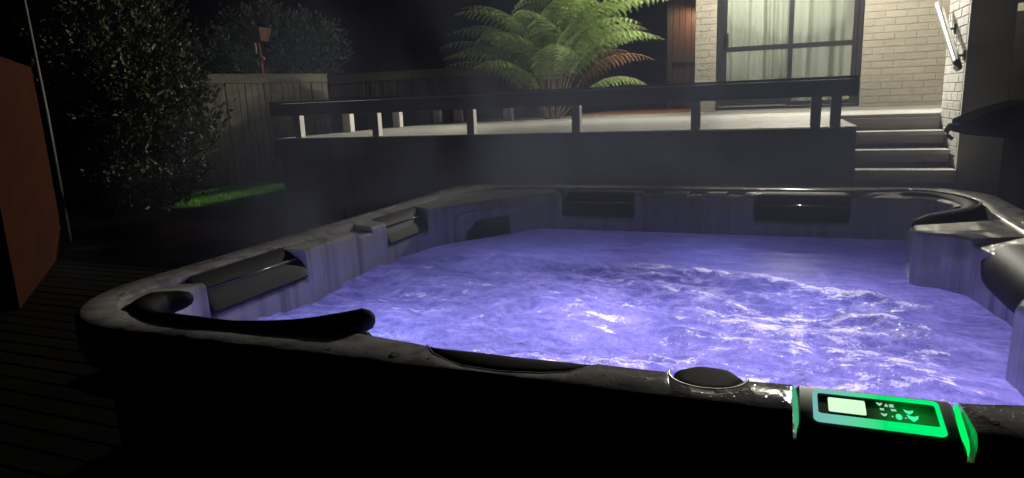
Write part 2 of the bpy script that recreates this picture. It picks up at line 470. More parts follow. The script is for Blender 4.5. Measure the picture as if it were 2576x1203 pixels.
# low front railing
rl = thing("railing", "long low timber railing with shade-toned rails along the front edge of the raised deck", "railing", (0, 0, 0))
ps = 0.066
for x in (-4.18, -3.335, -2.405, -1.49, -0.575, 0.235, 0.36):
    box("post", x - ps / 2, x + ps / 2, DY0 + 0.004, DY0 + 0.004 + ps, DZ + 0.002, 1.262, MT["timber_pale"], rl, 0.003)
# the bigger square posts carry a second leaf on their right, a gap of daylight between
box("top_rail", DX0 - 0.03, 0.485, DY0 - 0.036, DY0 + 0.001, 1.250, 1.362, MT["timber_rail"], rl, 0.004)
box("cap_rail", DX0 - 0.03, 0.485, DY0 - 0.040, DY0 + 0.085, 1.365, 1.383, MT["timber_rail"], rl, 0.004)

# left side railing of the deck
rl2 = thing("railing", "low timber railing on the far left side of the raised deck", "railing", (0, 0, 0))
for y in (6.17, 7.2, 8.25, 9.3):
    box("post", -4.40, -4.40 + ps * 1.5, y, y + ps * 1.2, DZ + 0.002, 1.285, MT["timber_pale"], rl2, 0.003)
box("top_rail", -4.44, -4.404, DY0 + 0.09, 9.6, 1.280, 1.385, MT["timber_rail"], rl2, 0.004)
rl3 = thing("railing", "short low timber railing at the back left of the deck beside the fern", "railing", (0, 0, 0))
for x in (-4.33, -3.56):
    box("post", x, x + 0.13, 8.72, 8.79, DZ + 0.002, 1.285, MT["timber_pale"], rl3, 0.003)
box("top_rail", -4.33, -3.42, 8.795, 8.83, 1.275, 1.385, MT["timber_rail"], rl3, 0.004)

# ------------------------------------------------------------------ stairs
st = thing("steps", "pale painted timber steps from the raised deck down beside the brick wall", "steps", (0, 0, 0))
SX0, SX1 = 0.53, 1.375
noses = [(7.22, DZ), (6.98, 0.90), (6.72, 0.752), (6.46, 0.604), (6.20, 0.456), (5.94, 0.31)]
box("riser", SX0 - .01, SX1, 7.245, 7.27, 0.86, DZ - 0.034, MT["stair"], st, 0.002)
for i, (yn, zn) in enumerate(noses[1:]):
    box("tread", SX0, SX1, yn, yn + 0.27 if i else yn + 0.245, zn - 0.036, zn, MT["timber_pale"], st, 0.004)
    box("riser", SX0 + .01, SX1 - 0.004, yn + 0.03, yn + 0.05, zn - 0.11, zn - 0.037, MT["stair"], st, 0.002)
for x in (0.62, 1.20):
    vv = [(x, 7.24, 0.86), (x, 7.24, 0.62), (x, 5.95, 0.02), (x, 5.95, 0.21)]
    v2 = [(a + 0.045, b, c) for a, b, c in vv]
    link("stringer", mesh("stringer", vv + v2, [(0, 1, 2, 3), (7, 6, 5, 4), (0, 4, 5, 1), (1, 5, 6, 2), (2, 6, 7, 3), (3, 7, 4, 0)], MT["stair"]), st)

# ------------------------------------------------------------------ house
house = thing("house", "cream painted brick house with dark framed glass sliding door", "house", (0, 0, 0))
def brick_wall(parent, backing, origin, u, n, length, z0, z1, zj, ch, bl, brick_m, phase, depth=0.0055, jt=0.0095, seed=1, half_first=0):
    """running bond on a wall plane: origin (x,y) of the left end, u along the wall, n outwards"""
    rnd = random.Random(seed)
    bh = ch - jt; bln = bl - jt
    # a brick of unit length along x, y outwards depth
    def bmesh_for(ln):
        v, f = box_vf(0, ln, -0.02, depth, 0, bh, 0.0022)
        return mesh("brick", v, f, brick_m)
    cache = {}
    rot = math.atan2(u[1], u[0])
    row = 0
    z = zj
    while z < z1:
        off = (phase if row % 2 == 0 else phase + bl / 2)
        s = -((-off) % bl) if False else (off % bl) - bl
        while s < length:
            a = max(s, 0.0); b = min(s + bln, length)
            if b - a > 0.025 and z + bh > z0:
                ln = round(b - a, 4)
                if ln not in cache: cache[ln] = bmesh_for(ln)
                zz = z
                o = link("brick", cache[ln], backing)
                d = rnd.uniform(-0.0016, 0.0016)
                o.matrix_local = Matrix.Translation((origin[0] + u[0] * a + n[0] * d, origin[1] + u[1] * a + n[1] * d, zz)) @ \
                    Matrix(((u[0], n[0], 0, 0), (u[1], n[1], 0, 0), (0, 0, 1, 0), (0, 0, 0, 1)))
            s += bl
        z += ch; row += 1
CH, BL = 0.0895, 0.2476
Z0 = 1.098 - CH
WT = 3.75
wall = box("wall", 0.985, 3.2, HY + 0.001, HY + 0.24, 0.0, WT, MT["mortar"], house, 0)
brick_wall(house, wall, (0.985, HY), (1, 0), (0, -1), 1.24, DZ, 3.2, Z0, CH, BL, MT["brick"], BL / 2, seed=2)
pier = box("pier", -1.155, -0.865, HY + 0.001, HY + 0.24, 0.0, WT, MT["mortar"], house, 0)
brick_wall(house, pier, (-1.155, HY), (1, 0), (0, -1), 0.29, DZ, 3.2, Z0, CH, BL * 0.98, MT["brick"], 0.075, seed=3)
box("lintel", -0.863, 0.983, HY + 0.002, HY + 0.2, 3.09, WT, MT["mortar"], house, 0)
# side of the house down the path
box("side_wall", -1.152, -0.95, HY + 0.242, 16.0, 0.0, WT, MT["mortar"], house, 0)
# eave
box("soffit", -1.6, 3.4, 8.55, 16.0, WT + 0.002, WT + 0.06, MT["render"], house, 0)
box("eave_board", -1.62, 3.42, 8.50, 8.546, WT - 0.1, WT + 0.14, MT["alum"], house, 0)
# wall beside the steps, its end rendered grey
sw = box("step_wall", 1.398, 1.66, 6.60, 7.32, 0.0, WT, MT["mortar_grey"], house, 0)
brick_wall(house, sw, (1.397, 7.315), (0, -1), (-1, 0), 0.71, 0.2, 2.5, 1.391 - 0.0765 * 12, 0.0765, 0.205, MT["brick_grey"], 0.06, depth=0.007, jt=0.009, seed=5)
box("end_wall", 1.392, 1.705, 6.565, 6.597, 0.0, 3.3, MT["render"], house, 0.004)
box("lintel", 1.71, 3.2, 6.575, 6.9, 1.93, 3.3, MT["render"], house, 0)
box("dark_recess_wall", 1.72, 3.2, 7.6, 7.7, 0.0, 1.925, MT["fascia"], house, 0)  # dark sheet standing in for the unlit depth of the opening
# room behind the door
box("room_floor", -0.95, 3.0, HY + 0.25, 13.6, DZ - 0.05, DZ + 0.02, MT["room"], house, 0)
box("room_wall", -0.94, 3.0, 13.61, 13.7, DZ, WT - 0.01, MT["room"], house, 0)
box("room_wall", 3.001, 3.1, HY + 0.25, 13.6, DZ, WT - 0.01, MT["room"], house, 0)
box("room_ceiling", -0.94, 3.0, HY + 0.25, 13.6, WT - 0.06, WT - 0.02, MT["room"], house, 0)

# sliding door
DXL, DXR, DB, DT = -0.86, 0.98, 1.05, 3.085
dr = MB()
dr.box(DXL, DXL + 0.055, HY + 0.0, HY + 0.10, DB, DT, 0.004)
dr.box(DXR - 0.055, DXR, HY + 0.0, HY + 0.10, DB, DT, 0.004)
dr.box(DXL + 0.056, DXR - 0.056, HY + 0.0, HY + 0.10, DT - 0.06, DT, 0.004)
dr.box(DXL + 0.056, DXR - 0.056, HY + 0.0, HY + 0.10, DB, DB + 0.045, 0.004)
door = dr.build("sliding_door", MT["alum"], house)
box("sill_strip", DXL + 0.03, 0.07, HY - 0.014, HY - 0.002, DB + 0.05, DB + 0.068, MT["alum_edge"], door, 0.002)
box("sill", DXL - 0.01, DXR + 0.01, HY - 0.03, HY + 0.0, DZ - 0.02, DB + 0.008, MT["timber_pale"], door, 0.002)
def leaf(x0, x1, y, b, name):
    s = MB(); w = 0.058
    s.box(x0, x0 + w * 1.35 if x0 < -.5 else x0 + w, y, y + 0.035, b, DT - 0.062, 0.003)
    s.box(x1 - w, x1, y, y + 0.035, b, DT - 0.062, 0.003)
    xi0 = x0 + (w * 1.35 if x0 < -.5 else w) + .0005
    s.box(xi0, x1 - w - .0005, y, y + 0.035, b, b + (0.115 if x0 < -.5 else 0.06), 0.003)
    s.box(xi0, x1 - w - .0005, y, y + 0.035, 1.862, 1.93, 0.003)
    s.box(xi0, x1 - w - .0005, y, y + 0.035, DT - 0.12, DT - 0.0625, 0.003)
    o = s.build(name, MT["alum"], door)
    return o
lf = leaf(DXL + 0.057, 0.135, HY + 0.012, DB + 0.047, "door_leaf")
rf = leaf(0.078, DXR - 0.057, HY + 0.056, DB + 0.047, "door_leaf")
for x0, x1, y in ((-0.72, 0.074, HY + 0.03), (0.138, 0.862, HY + 0.074)):
    for a, b in ((1.166, 1.861), (1.931, 2.96)):
        box("pane", x0, x1, y, y + 0.005, a if x0 < 0 else a - 0.01 * (a < 1.5), b, MT["glass"], door, 0)
h = MB(); h.box(-0.755, -0.70, HY - 0.028, HY + 0.010, 1.93, 2.12, 0.012); h.build("handle", MT["black"], door)

# curtain
def curtain(name, x0, x1, y0, label, seed):
    rs = random.Random(seed); n = 220; m_ = 14
    ph = [rs.uniform(0, 6.28) for _ in range(6)]; fr = [rs.uniform(18, 60) for _ in range(6)]; am = [rs.uniform(.006, .024) for _ in range(6)]
    v = []; f = []
    for j in range(m_ + 1):
        z = DZ + 0.06 + (2.0) * j / m_
        for i in range(n + 1):
            t = i / n; x = x0 + (x1 - x0) * t
            d = sum(a * math.sin(q * x * (1 + .02 * math.sin(z * 1.3)) + p) for a, q, p in zip(am, fr, ph))
            d += 0.05 * max(0, math.sin(11 * x + ph[0])) ** 6
            v.append((x + 0.006 * math.sin(z * 2 + x * 9), y0 + d * (0.75 + 0.25 * z / 3), z))
    for j in range(m_):
        for i in range(n):
            a = j * (n + 1) + i; f.append((a, a + 1, a + n + 2, a + n + 1))
    o = link(name, mesh(name, v, f, MT["curtain"], True)); tag(o, label, "curtain", "pale curtains behind the sliding door")
curtain("curtain", -0.80, 0.13, HY + 0.20, "pale pleated curtain behind the left, handle side pane of the door", 3)
curtain("curtain", 0.09, 0.80, HY + 0.23, "pale pleated curtain behind the right pane of the door", 8)
# chairs behind the curtain
for (x, w, hgt, lab) in ((-0.56, 0.17, 0.50, "rounded chair back showing through the curtain nearest the door handle"), (0.0, 0.14, 0.60, "rounded chair back showing through the curtain beside the middle door stile")):
    ch = thing("chair", lab, "chair", (x, HY + 0.36, DZ + 0.02), 0, "chairs behind the curtains")
    pv = [(-w * .85, 0), (-w, hgt * .55), (-w * .8, hgt * .8), (-w * .45, hgt * .96), (0, hgt), (w * .45, hgt * .96), (w * .8, hgt * .8), (w, hgt * .55), (w * .85, 0)]
    vv = [(a, 0, b + 0.0) for a, b in pv] + [(a, 0.04, b + 0.0) for a, b in pv]
    n = len(pv)
    ff = [tuple(range(n)), tuple(range(2 * n - 1, n - 1, -1))] + [(i, i + n, (i + 1) % n + n, (i + 1) % n) for i in range(n)]
    link("backrest", mesh("backrest", [(a, b, max(c, 0.22)) for a, b, c in vv], ff, MT["chair"]), ch)
    box("seat", -w * .9, w * .9, 0.045, 0.42, 0.20, 0.25, MT["chair"], ch, 0.01)
    for sx in (-1, 1):
        for yy in (0.05, 0.38):
            box("leg", sx * w * .8 - .015, sx * w * .8 + .015, yy, yy + .03, 0.002, 0.198, MT["chair"], ch, 0)

# room lamp
rl_d = bpy.data.lights.new("room_light", 'AREA'); rl_d.energy = ROOM_W; rl_d.color = (1.0, 0.965, 0.83); rl_d.size = 0.7
rlo = bpy.data.objects.new("room_light", rl_d); C.objects.link(rlo); rlo.location = (-0.45, 11.7, WT - 0.1)

# side path and timber gate
pa = box("path", -3.05, -1.16, HY - 0.12, 17.0, 0.95, DZ + 0.004, MT["path"], None, 0); kind(pa, "structure")
gt = thing("gate", "brown timber gate beside the brick pier with a dark cross rail", "gate", (0, 0, 0))
for i in range(6):
    x = -1.17 - 0.105 * (i + 1)
    box("gate_board", x, x + 0.099, 12.5, 12.522, DZ + 0.05, 3.2, MT["brown_wood"], gt, 0.003)
box("cross_rail", -1.80, -1.165, 12.46, 12.498, 1.86, 1.98, MT["fascia"], gt, 0.003)
box("gate_post", -1.90, -1.81, 12.46, 12.55, DZ + 0.02, 3.3, MT["fascia"], gt, 0.003)
def lamp_fixture(name, label, cat, loc):
    t = thing(name, label, cat, loc); return t
pl = lamp_fixture("wall_lamp", "small bulkhead lamp on the side wall of the house by the path", "lamp", (-1.16, 12.1, 2.75))
v, f = lathe([(0.05, 0), (0.07, 0.02), (0.07, 0.06), (0.045, 0.09)], 16)
o = link("lamp_shade", mesh("lamp_shade", v, f, MT["white_tag"]), pl, (-0.0, 0, 0), (0, rad(-90), 0))
pd = bpy.data.lights.new("porch_light", 'SPOT'); pd.energy = PORCH_W; pd.color = (1.0, 0.72, 0.45); pd.shadow_soft_size = 0.05; pd.spot_size = rad(150); pd.spot_blend = 0.5
po = bpy.data.objects.new("porch_light", pd); C.objects.link(po); po.location = (-1.30, 12.1, 2.75)
po.rotation_euler = Vector((-0.45, 0.25, -1)).to_track_quat('-Z', 'Y').to_euler()

# floodlight under the eave, two heads
fl = thing("floodlight", "white twin head security floodlight under the eave above the sliding door", "floodlight", tuple(FLOOD))
box("arm", -0.02, 0.02, -0.02, 0.02, 0.05, 0.31, MT["white_tag"], fl, 0.003)
box("cross_arm", -0.13, 0.13, -0.015, 0.015, 0.03, 0.049, MT["white_tag"], fl, 0.003)
for s in (-1, 1):
    aim = Vector((-1.0, -0.10, -0.24)).normalized() if s < 0 else Vector((0.05, -1.0, -0.30)).normalized()
    q = aim.to_track_quat('-Z', 'Y').to_euler()
    v, f = lathe([(0.02, 0.09), (0.045, 0.08), (0.055, 0.0)], 16)
    link("lamp_head", mesh("lamp_head", v, f, MT["white_tag"]), fl, (0.11 * s, 0, 0), q)
    ld = bpy.data.lights.new("flood_beam", 'SPOT'); ld.energy = FLOOD_W * (0.60 if s < 0 else 1.0); ld.color = (1.0, 0.95, 0.80)
    ld.shadow_soft_size = 0.03; ld.spot_size = rad(104) if s < 0 else rad(150); ld.spot_blend = 0.6 if s < 0 else 0.45
    lo = bpy.data.objects.new("flood_beam", ld); C.objects.link(lo); lo.parent = fl
    lo.location = Vector((0.11 * s, 0, 0)) + aim * 0.02; lo.rotation_euler = q

sd = bpy.data.lights.new("flood_spill", 'POINT'); sd.energy = SPILL_W; sd.color = (1.0, 0.94, 0.80); sd.shadow_soft_size = 0.03  # third light, a bare point added to brighten the house walls
so = bpy.data.objects.new("flood_spill", sd); C.objects.link(so); so.parent = fl; so.location = (0, -0.06, -0.12)

# handrail
hr = thing("handrail", "sloping bright steel handrail fixed to the brick wall above the steps", "handrail", (0, 0, 0))
hm = MB(); hm.tube([(1.295, 7.30, 2.005), (1.295, 7.20, 1.95), (1.295, 6.42, 1.475), (1.295, 6.34, 1.425)], 0.030, 16); hm.build("rail", MT["steel"], hr, True)
for y, z in ((7.03, 1.80), (6.62, 1.555)):
    b = MB(); b.tube([(1.384, y, z - 0.03), (1.33, y, z - 0.03), (1.295, y, z + 0.012)], 0.009, 8); b.box(1.380, 1.389, y - .03, y + .03, z - .07, z + .01, 0.003)
    b.build("bracket", MT["black"], hr)

# barbecue at right
bq = thing("barbecue", "black covered barbecue with a side hook in front of the grey wall end", "barbecue", (0, 0, 0))
pts = [(0.968, 1.022), (0.972, 1.095), (1.09, 1.150), (1.22, 1.188), (1.60, 1.225), (1.64, 1.14), (1.64, 1.0), (1.22, 0.990)]
n = len(pts)
vv = [(a, 4.42, b) for a, b in pts] + [(a, 4.78, b) for a, b in pts]
link("hood", mesh("hood", vv, [tuple(range(n - 1, -1, -1)), tuple(range(n, 2 * n))] + [(i, (i + 1) % n, (i + 1) % n + n, i + n) for i in range(n)], MT["black_cover"]), bq)
hk = MB(); hk.tube([(0.972, 4.6, 1.055), (0.925, 4.6, 1.058), (0.912, 4.6, 1.035), (0.92, 4.6, 1.005), (0.945, 4.6, 0.985)], [0.020, 0.022, 0.018, 0.012, 0.010], 8)
hk.build("hook", MT["black"], bq)
box("cabinet", 1.26, 1.62, 4.45, 4.75, GZ * 0 + 0.12, 0.985, MT["black_cover"], bq, 0.01)
for x in (1.28, 1.57):
    for y in (4.47, 4.70):
        box("foot", x, x + .03, y, y + .03, 0.0, 0.118, MT["black"], bq, 0)

# ------------------------------------------------------------------ hot tub
RZ = 0.90; WZ = 0.729
SC = 1.035
OX0, OX1, OY0, OY1 = -1.490, 0.742, 0.852, 3.078
CTR = np.array([-0.372, 1.95])
def rrect(x0, x1, y0, y1, radii, n=14):
    pts = []
    for (cx, cyy, r, a0) in ((x0 + radii[0], y0 + radii[0], radii[0], 180), (x1 - radii[1], y0 + radii[1], radii[1], 270), (x1 - radii[2], y1 - radii[2], radii[2], 0), (x0 + radii[3], y1 - radii[3], radii[3], 90)):
        for i in range(n + 1):
            a = rad(a0 + 90 * i / n); pts.append((cx + r * math.cos(a), cyy + r * math.sin(a)))
    return pts
P_out = rrect(OX0, OX1, OY0, OY1, (0.30, 0.30, 0.24, 0.20))
def arc_pts(cx, cyy, rx, ry, a0, a1, n=10):
    return [(cx + rx * math.cos(rad(a0 + (a1 - a0) * i / n)), cyy + ry * math.sin(rad(a0 + (a1 - a0) * i / n))) for i in range(n + 1)]
# middle line (where the flat rim ends) : scoops on the front rim
P_mid = [(-1.377, 1.12), (-1.36, 1.03), (-1.29, 0.965), (-1.17, 0.935), (-1.0, 0.945), (-0.72, 0.972), (-0.63, 0.962), (-0.548, 0.949), (-0.515, 0.915), (-0.445, 0.880), (-0.384, 0.876), (-0.317, 0.888), (-0.28, 0.904), (-0.243, 0.948),
         (-0.142, 0.948), (-0.130, 0.926), (-0.102, 0.905), (-0.073, 0.902), (-0.050, 0.915), (-0.032, 0.946), (0.03, 0.950), (0.24, 0.950), (0.33, 0.972), (0.46, 1.01), (0.55, 1.10), (0.60, 1.22), (0.62, 1.40), (0.625, 2.2), (0.63, 2.50), (0.645, 2.62), (0.645, 2.72), (0.61, 2.83), (0.545, 2.92), (0.47, 2.955),
         (0.35, 2.915), (0.27, 2.895), (-0.90, 2.895), (-1.10, 2.90), (-1.24, 2.87), (-1.33, 2.78), (-1.377, 2.62)]
P_in = [(-1.272, 1.12), (-1.262, 1.06), (-1.225, 1.0), (-1.15, 0.970), (-1.0, 0.972), (-0.74, 0.984), (-0.66, 0.974), (-0.55, 0.962), (-0.2, 0.953), (0.22, 0.953), (0.30, 0.985), (0.40, 1.05), (0.455, 1.14), (0.46, 1.25), (0.425, 1.33), (0.415, 1.42), (0.435, 1.47), (0.505, 1.55), (0.515, 1.70), (0.505, 1.88), (0.485, 2.02), (0.43, 2.085), (0.378, 2.10), (0.366, 2.13), (0.38, 2.30), (0.47, 2.44), (0.535, 2.52), (0.555, 2.62), (0.52, 2.71), (0.44, 2.745),
        (0.30, 2.745), (-0.93, 2.74), (-1.0, 2.70), (-1.24, 2.33), (-1.272, 2.24)]
P_in = [(x * SC, y * SC) if y > 1.0 else (x * (1 + (SC - 1) * max(0, (y - .955) / .045)), y) for x, y in P_in]
P_mid = [(min(max(x * 1.01, -1.393), 0.655) if abs(x) > .6 else x, y + 0.058 if y > 2.80 else y) for x, y in P_mid]
def ray_hits(poly, dirs):
    P = np.array(poly) - CTR; Q = np.roll(P, -1, 0)
    E = Q - P
    out = np.zeros(len(dirs))
    for i, d in enumerate(dirs):
        den = d[0] * E[:, 1] - d[1] * E[:, 0]
        den = np.where(np.abs(den) < 1e-12, 1e-12, den)
        t = (P[:, 0] * E[:, 1] - P[:, 1] * E[:, 0]) / den
        s = (P[:, 0] * d[1] - P[:, 1] * d[0]) / den
        ok = (t > 0) & (s >= -1e-9) & (s <= 1 + 1e-9)
        out[i] = t[ok].min() if ok.any() else 1.0
    return out
angs = list(np.linspace(0, 2 * math.pi, 1000, endpoint=False))
for poly in (P_mid, P_in):
    for p in poly:
        a = math.atan2(p[1] - CTR[1], p[0] - CTR[0]) % (2 * math.pi); angs += [a - 0.0012, a + 0.0012]
# pillow notches: (side, from, to)
LP = [(1.216, 1.60), (2.055, 2.485)]          # left wall, in y
BP = [(-0.89, -0.565), (-0.081, 0.271)]       # back wall, in x
LG = (1.875, 1.966)                           # cup hole in the left ledge
BD = [(-0.52, -0.445), (-0.345, -0.28), (-0.205, -0.135)]  # finger dips in the back ledge
def ang_of(x, y): return math.atan2(y - CTR[1], x - CTR[0]) % (2 * math.pi)
for a, b in LP + [LG]:
    for q in (a, b):
        t = ang_of(-1.272 * SC, q); angs += [t - 0.0008, t + 0.0008]
for a, b in BP + BD:
    for q in (a, b):
        t = ang_of(q, 2.74 * SC); angs += [t - 0.0008, t + 0.0008]
angs = np.array(sorted(a % (2 * math.pi) for a in angs))
angs = angs[np.concatenate([[True], np.diff(angs) > 2e-4])]
dirs = np.stack([np.cos(angs), np.sin(angs)], 1)
ro = ray_hits(P_out, dirs); rm = ray_hits(P_mid, dirs); ri = ray_hits(P_in, dirs)
rm = np.minimum(rm, ro - 0.014); ri = np.minimum(ri, rm - 0.006)
xi = CTR[0] + dirs[:, 0] * ri; yi = CTR[1] + dirs[:, 1] * ri
lip = np.full(len(angs), 0.884); led = np.full(len(angs), 0.893)
left = xi < -1.262 * SC; back = (yi > 2.735 * SC) & (xi < 0.35); front = yi < 0.96
for a, b in LP:
    s = left & (yi > a) & (yi < b); lip[s] = 0.795; led[s] = 0.815
s = left & (yi > LG[0]) & (yi < LG[1]); lip[s] = 0.868; led[s] = 0.872
for a, b in BP:
    s = back & (xi > a) & (xi < b); lip[s] = 0.785; led[s] = 0.815
for a, b in BD:
    s = back & (xi > a) & (xi < b); lip[s] = 0.874; led[s] = 0.884
s = front & (xi > -0.54) & (xi < -0.235); lip[s] = 0.862; led[s] = 0.87
s = front & (xi > -0.14) & (xi < -0.03); lip[s] = 0.872; led[s] = 0.875
s = front & (xi > 0.03) & (xi < 0.23); lip[s] = 0.88; led[s] = 0.885
cr_ = (xi > 0.372 * SC) & (xi < 0.56 * SC) & (yi > 2.115 * SC) & (yi < 2.55 * SC); lip[cr_] = 0.858; led[cr_] = 0.864
right = (xi > 0.41) & (yi > 1.53) & (yi < 2.10); lip[right] = 0.868
rows = []
def row(r, z): rows.append(np.stack([CTR[0] + dirs[:, 0] * r, CTR[1] + dirs[:, 1] * r, np.broadcast_to(z, r.shape)], 1))
wob = 0.0018 * fbm(angs * 22, angs * 0 + 3.3)
row(ro - 0.035, 0.800); row(ro - 0.006, 0.806); row(ro, 0.826); row(ro + 0.001, 0.862); row(ro - 0.0015, 0.887); row(ro - 0.006, 0.8955); row(ro - 0.013, 0.8995 + wob)
row(np.minimum(rm + 0.005, ro - 0.0135), 0.900 + wob); row(rm, 0.8975); row(np.maximum(rm - 0.005, ri + .004), led)
row(np.maximum(ri + 0.008, ri), lip + 0.004); row(ri + 0.002, lip); row(ri - 0.001, lip - 0.008); row(ri - 0.003, np.minimum(lip - 0.02, 0.80)); row(ri - 0.004, np.full_like(ri, 0.69)); row(ri - 0.012, np.full_like(ri, 0.42))
row(ri * 0.85, np.full_like(ri, 0.40)); row(ri * 0.58, np.full_like(ri, 0.40)); row(ri * 0.55, np.full_like(ri, 0.32)); row(ri * 0.02, np.full_like(ri, 0.32))
na = len(angs); V = np.concatenate(rows); F = []
for j in range(len(rows) - 1):
    for i in range(na):
        i2 = (i + 1) % na; F.append((j * na + i, j * na + i2, (j + 1) * na + i2, (j + 1) * na + i))
F.append(tuple((len(rows) - 1) * na + i for i in range(na)))
tub = thing("hot_tub", "square hot tub with speckled grey rim full of lit churning water", "hot tub", (-0.372, 1.95, GZ + 0.002))
T0 = Vector(tub.location)
def tubpart(name, verts, faces, material, smooth=True, parent=None, edge=None):
    me = mesh(name, [(p[0] - T0.x, p[1] - T0.y, p[2] - T0.z) for p in verts], faces, material, smooth)
    if edge:
        try: me.set_sharp_from_angle(angle=rad(edge))
        except Exception: pass
    o = link(name, me, parent or tub)
    return o
shell = tubpart("shell", V, F, MT["acrylic"], True)
_bm = bmesh.new(); _bm.from_mesh(shell.data)          # recess that seats the control panel
for _x in (0.0300, 0.0320, 0.2265, 0.2285):
    _g = [q for q in _bm.faces if all(v_.co.y + T0.y < 1.1 for v_ in q.verts)]
    _g = _g + list({e for q in _g for e in q.edges}) + list({v_ for q in _g for v_ in q.verts})
    bmesh.ops.bisect_plane(_bm, geom=_g, plane_co=(_x - T0.x, 0, 0), plane_no=(1, 0, 0))
for v_ in _bm.verts:
    if 0.0315 < v_.co.x + T0.x < 0.2270 and v_.co.y + T0.y < 0.985 and v_.co.z + T0.z > 0.866: v_.co.z = 0.866 - T0.z
_bm.to_mesh(shell.data); _bm.free(); shell.data.update()
shell.data.set_sharp_from_angle(angle=rad(38))
# cabinet
sk_o = [(x, y) for x, y in rrect(OX0 + .045, OX1 - .045, OY0 + .045, OY1 - .045, (0.26, 0.26, 0.2, 0.16))]
n = len(sk_o)
tubpart("cabinet", [(x, y, 0.302) for x, y in sk_o] + [(x, y, 0.803) for x, y in sk_o], [(i, (i + 1) % n, (i + 1) % n + n, i + n) for i in range(n)], MT["skirt"], True, edge=40)

def pillow(ax, a0, a1, back, front, bottom, ztop=0.893, zfront=0.872, zbot=0.826):
    """wedge cushion: ax 'x' runs along x on the back wall, 'y' along y on the left wall; back/front/bottom are the cross positions"""
    prof = [(back, zbot), (back, ztop - 0.004), (back + (front - back) * 0.1, ztop), (back + (front - back) * 0.55, ztop - 0.013), (back + (front - back) * 0.84, zfront + 0.001), (back + (front - back) * 0.93, zfront + 0.0035), (front, zfront),
            (front + (bottom - front) * 0.28, zfront - 0.010), (front + (bottom - front) * 0.55, zfront - 0.024), (bottom, zbot + 0.006), (bottom - (bottom - back) * .06, zbot - 0.002)]
    L_ = a1 - a0; cc = np.mean([p[0] for p in prof]), np.mean([p[1] for p in prof])
    secs = [(0, .9), (0.006, .97), (0.014, 1.0)] + [(0.014 + (L_ - .028) * k / 8, 1.0) for k in range(1, 8)] + [(L_ - 0.014, 1.0), (L_ - .006, .97), (L_, .9)]
    vv = []
    for d, s in secs:
        for p, z in prof:
            pp = cc[0] + (p - cc[0]) * s; zz = cc[1] + (z - cc[1]) * s
            vv.append((a0 + d, pp, zz) if ax == 'x' else (pp, a0 + d, zz))
    m_ = len(prof); ff = []
    for k in range(len(secs) - 1):
        for i in range(m_):
            i2 = (i + 1) % m_; ff.append((k * m_ + i, k * m_ + i2, (k + 1) * m_ + i2, (k + 1) * m_ + i))
    ff.append(tuple(range(m_))); ff.append(tuple((len(secs) - 1) * m_ + i for i in range(m_ - 1, -1, -1)))
    o = tubpart("headrest", vv, ff, MT["cushion"], True, edge=60)
    b = MB(); zz = zfront + 0.0015
    b.tube([((a0 + .012, front, zz) if ax == 'x' else (front, a0 + .012, zz)), ((a1 - .012, front, zz) if ax == 'x' else (front, a1 - .012, zz))], 0.0042, 8)
    tubpart("highlight_ridge", b.v, b.f, MT["highlight_ridge"], True, parent=o)  # pale glossy tube added to carry the highlight along the edge
    return o
for a, b in LP: pillow('y', a + 0.004, b - 0.004, -1.390, -1.336, -1.304, ztop=0.895, zfront=0.862, zbot=0.806)
for a, b in BP: pillow('x', a + 0.004, b - 0.004, 2.950, 2.842, 2.822, ztop=0.895, zfront=0.850, zbot=0.796)
# right wall headrest
def rpillow():
    vv = []; ff = []
    ys = np.linspace(1.53, 2.00, 12)
    for k, yv in enumerate(ys):
        t = (k / 11 - .5) * 2; s = 1 - 0.25 * t ** 4
        for (x, z) in [(0.63, 0.83), (0.625, 0.892), (0.60, 0.902), (0.54, 0.897), (0.505, 0.880), (0.478, 0.845), (0.482, 0.80), (0.52, 0.79)]:
            vv.append(((0.56 + (x - 0.56) * s) * SC, yv * SC, 0.842 + (z - 0.845) * s))
    for k in range(11):
        for i in range(8):
            i2 = (i + 1) % 8; ff.append((k * 8 + i, k * 8 + i2, (k + 1) * 8 + i2, (k + 1) * 8 + i))
    ff.append(tuple(range(8))); ff.append(tuple(88 + i for i in range(7, -1, -1)))
    tubpart("headrest", vv, ff, MT["cushion"], True, edge=50)
rpillow()
# front headrest in its scoop, seen from behind
def lens(x0, x1, lower, upper, ztop, name, material, zb=0.80, n=24):
    top = []; 
    lo = [(x0 + (x1 - x0) * i / n, np.interp(x0 + (x1 - x0) * i / n, *zip(*lower))) for i in range(n + 1)]
    up = [(x0 + (x1 - x0) * i / n, np.interp(x0 + (x1 - x0) * i / n, *zip(*upper))) for i in range(n + 1)]
    vv = []; ff = []
    for (x, yl), (_, yu) in zip(lo, up):
        h = max(yu - yl, 0.001)
        for t, dz in ((0, -0.02), (0.08, -0.006), (0.3, -0.001), (0.6, 0), (0.9, -0.004), (1.0, -0.012), (1.0, -0.09)):
            vv.append((x, yl + h * t, ztop + dz if t < 1 or dz > -.05 else zb))
    for i in range(n):
        for k in range(6):
            a = i * 7 + k; ff.append((a, a + 1, a + 8, a + 7))
    return tubpart(name, vv, ff, material, True)
lens(-0.538, -0.240, [(-0.54, 0.945), (-0.515, 0.918), (-0.445, 0.884), (-0.384, 0.880), (-0.317, 0.892), (-0.28, 0.908), (-0.238, 0.945)], [(-0.54, 0.948), (-0.51, 0.956), (-0.45, 0.960), (-0.38, 0.958), (-0.29, 0.958), (-0.238, 0.950)], 0.898, "headrest", MT["trim"])
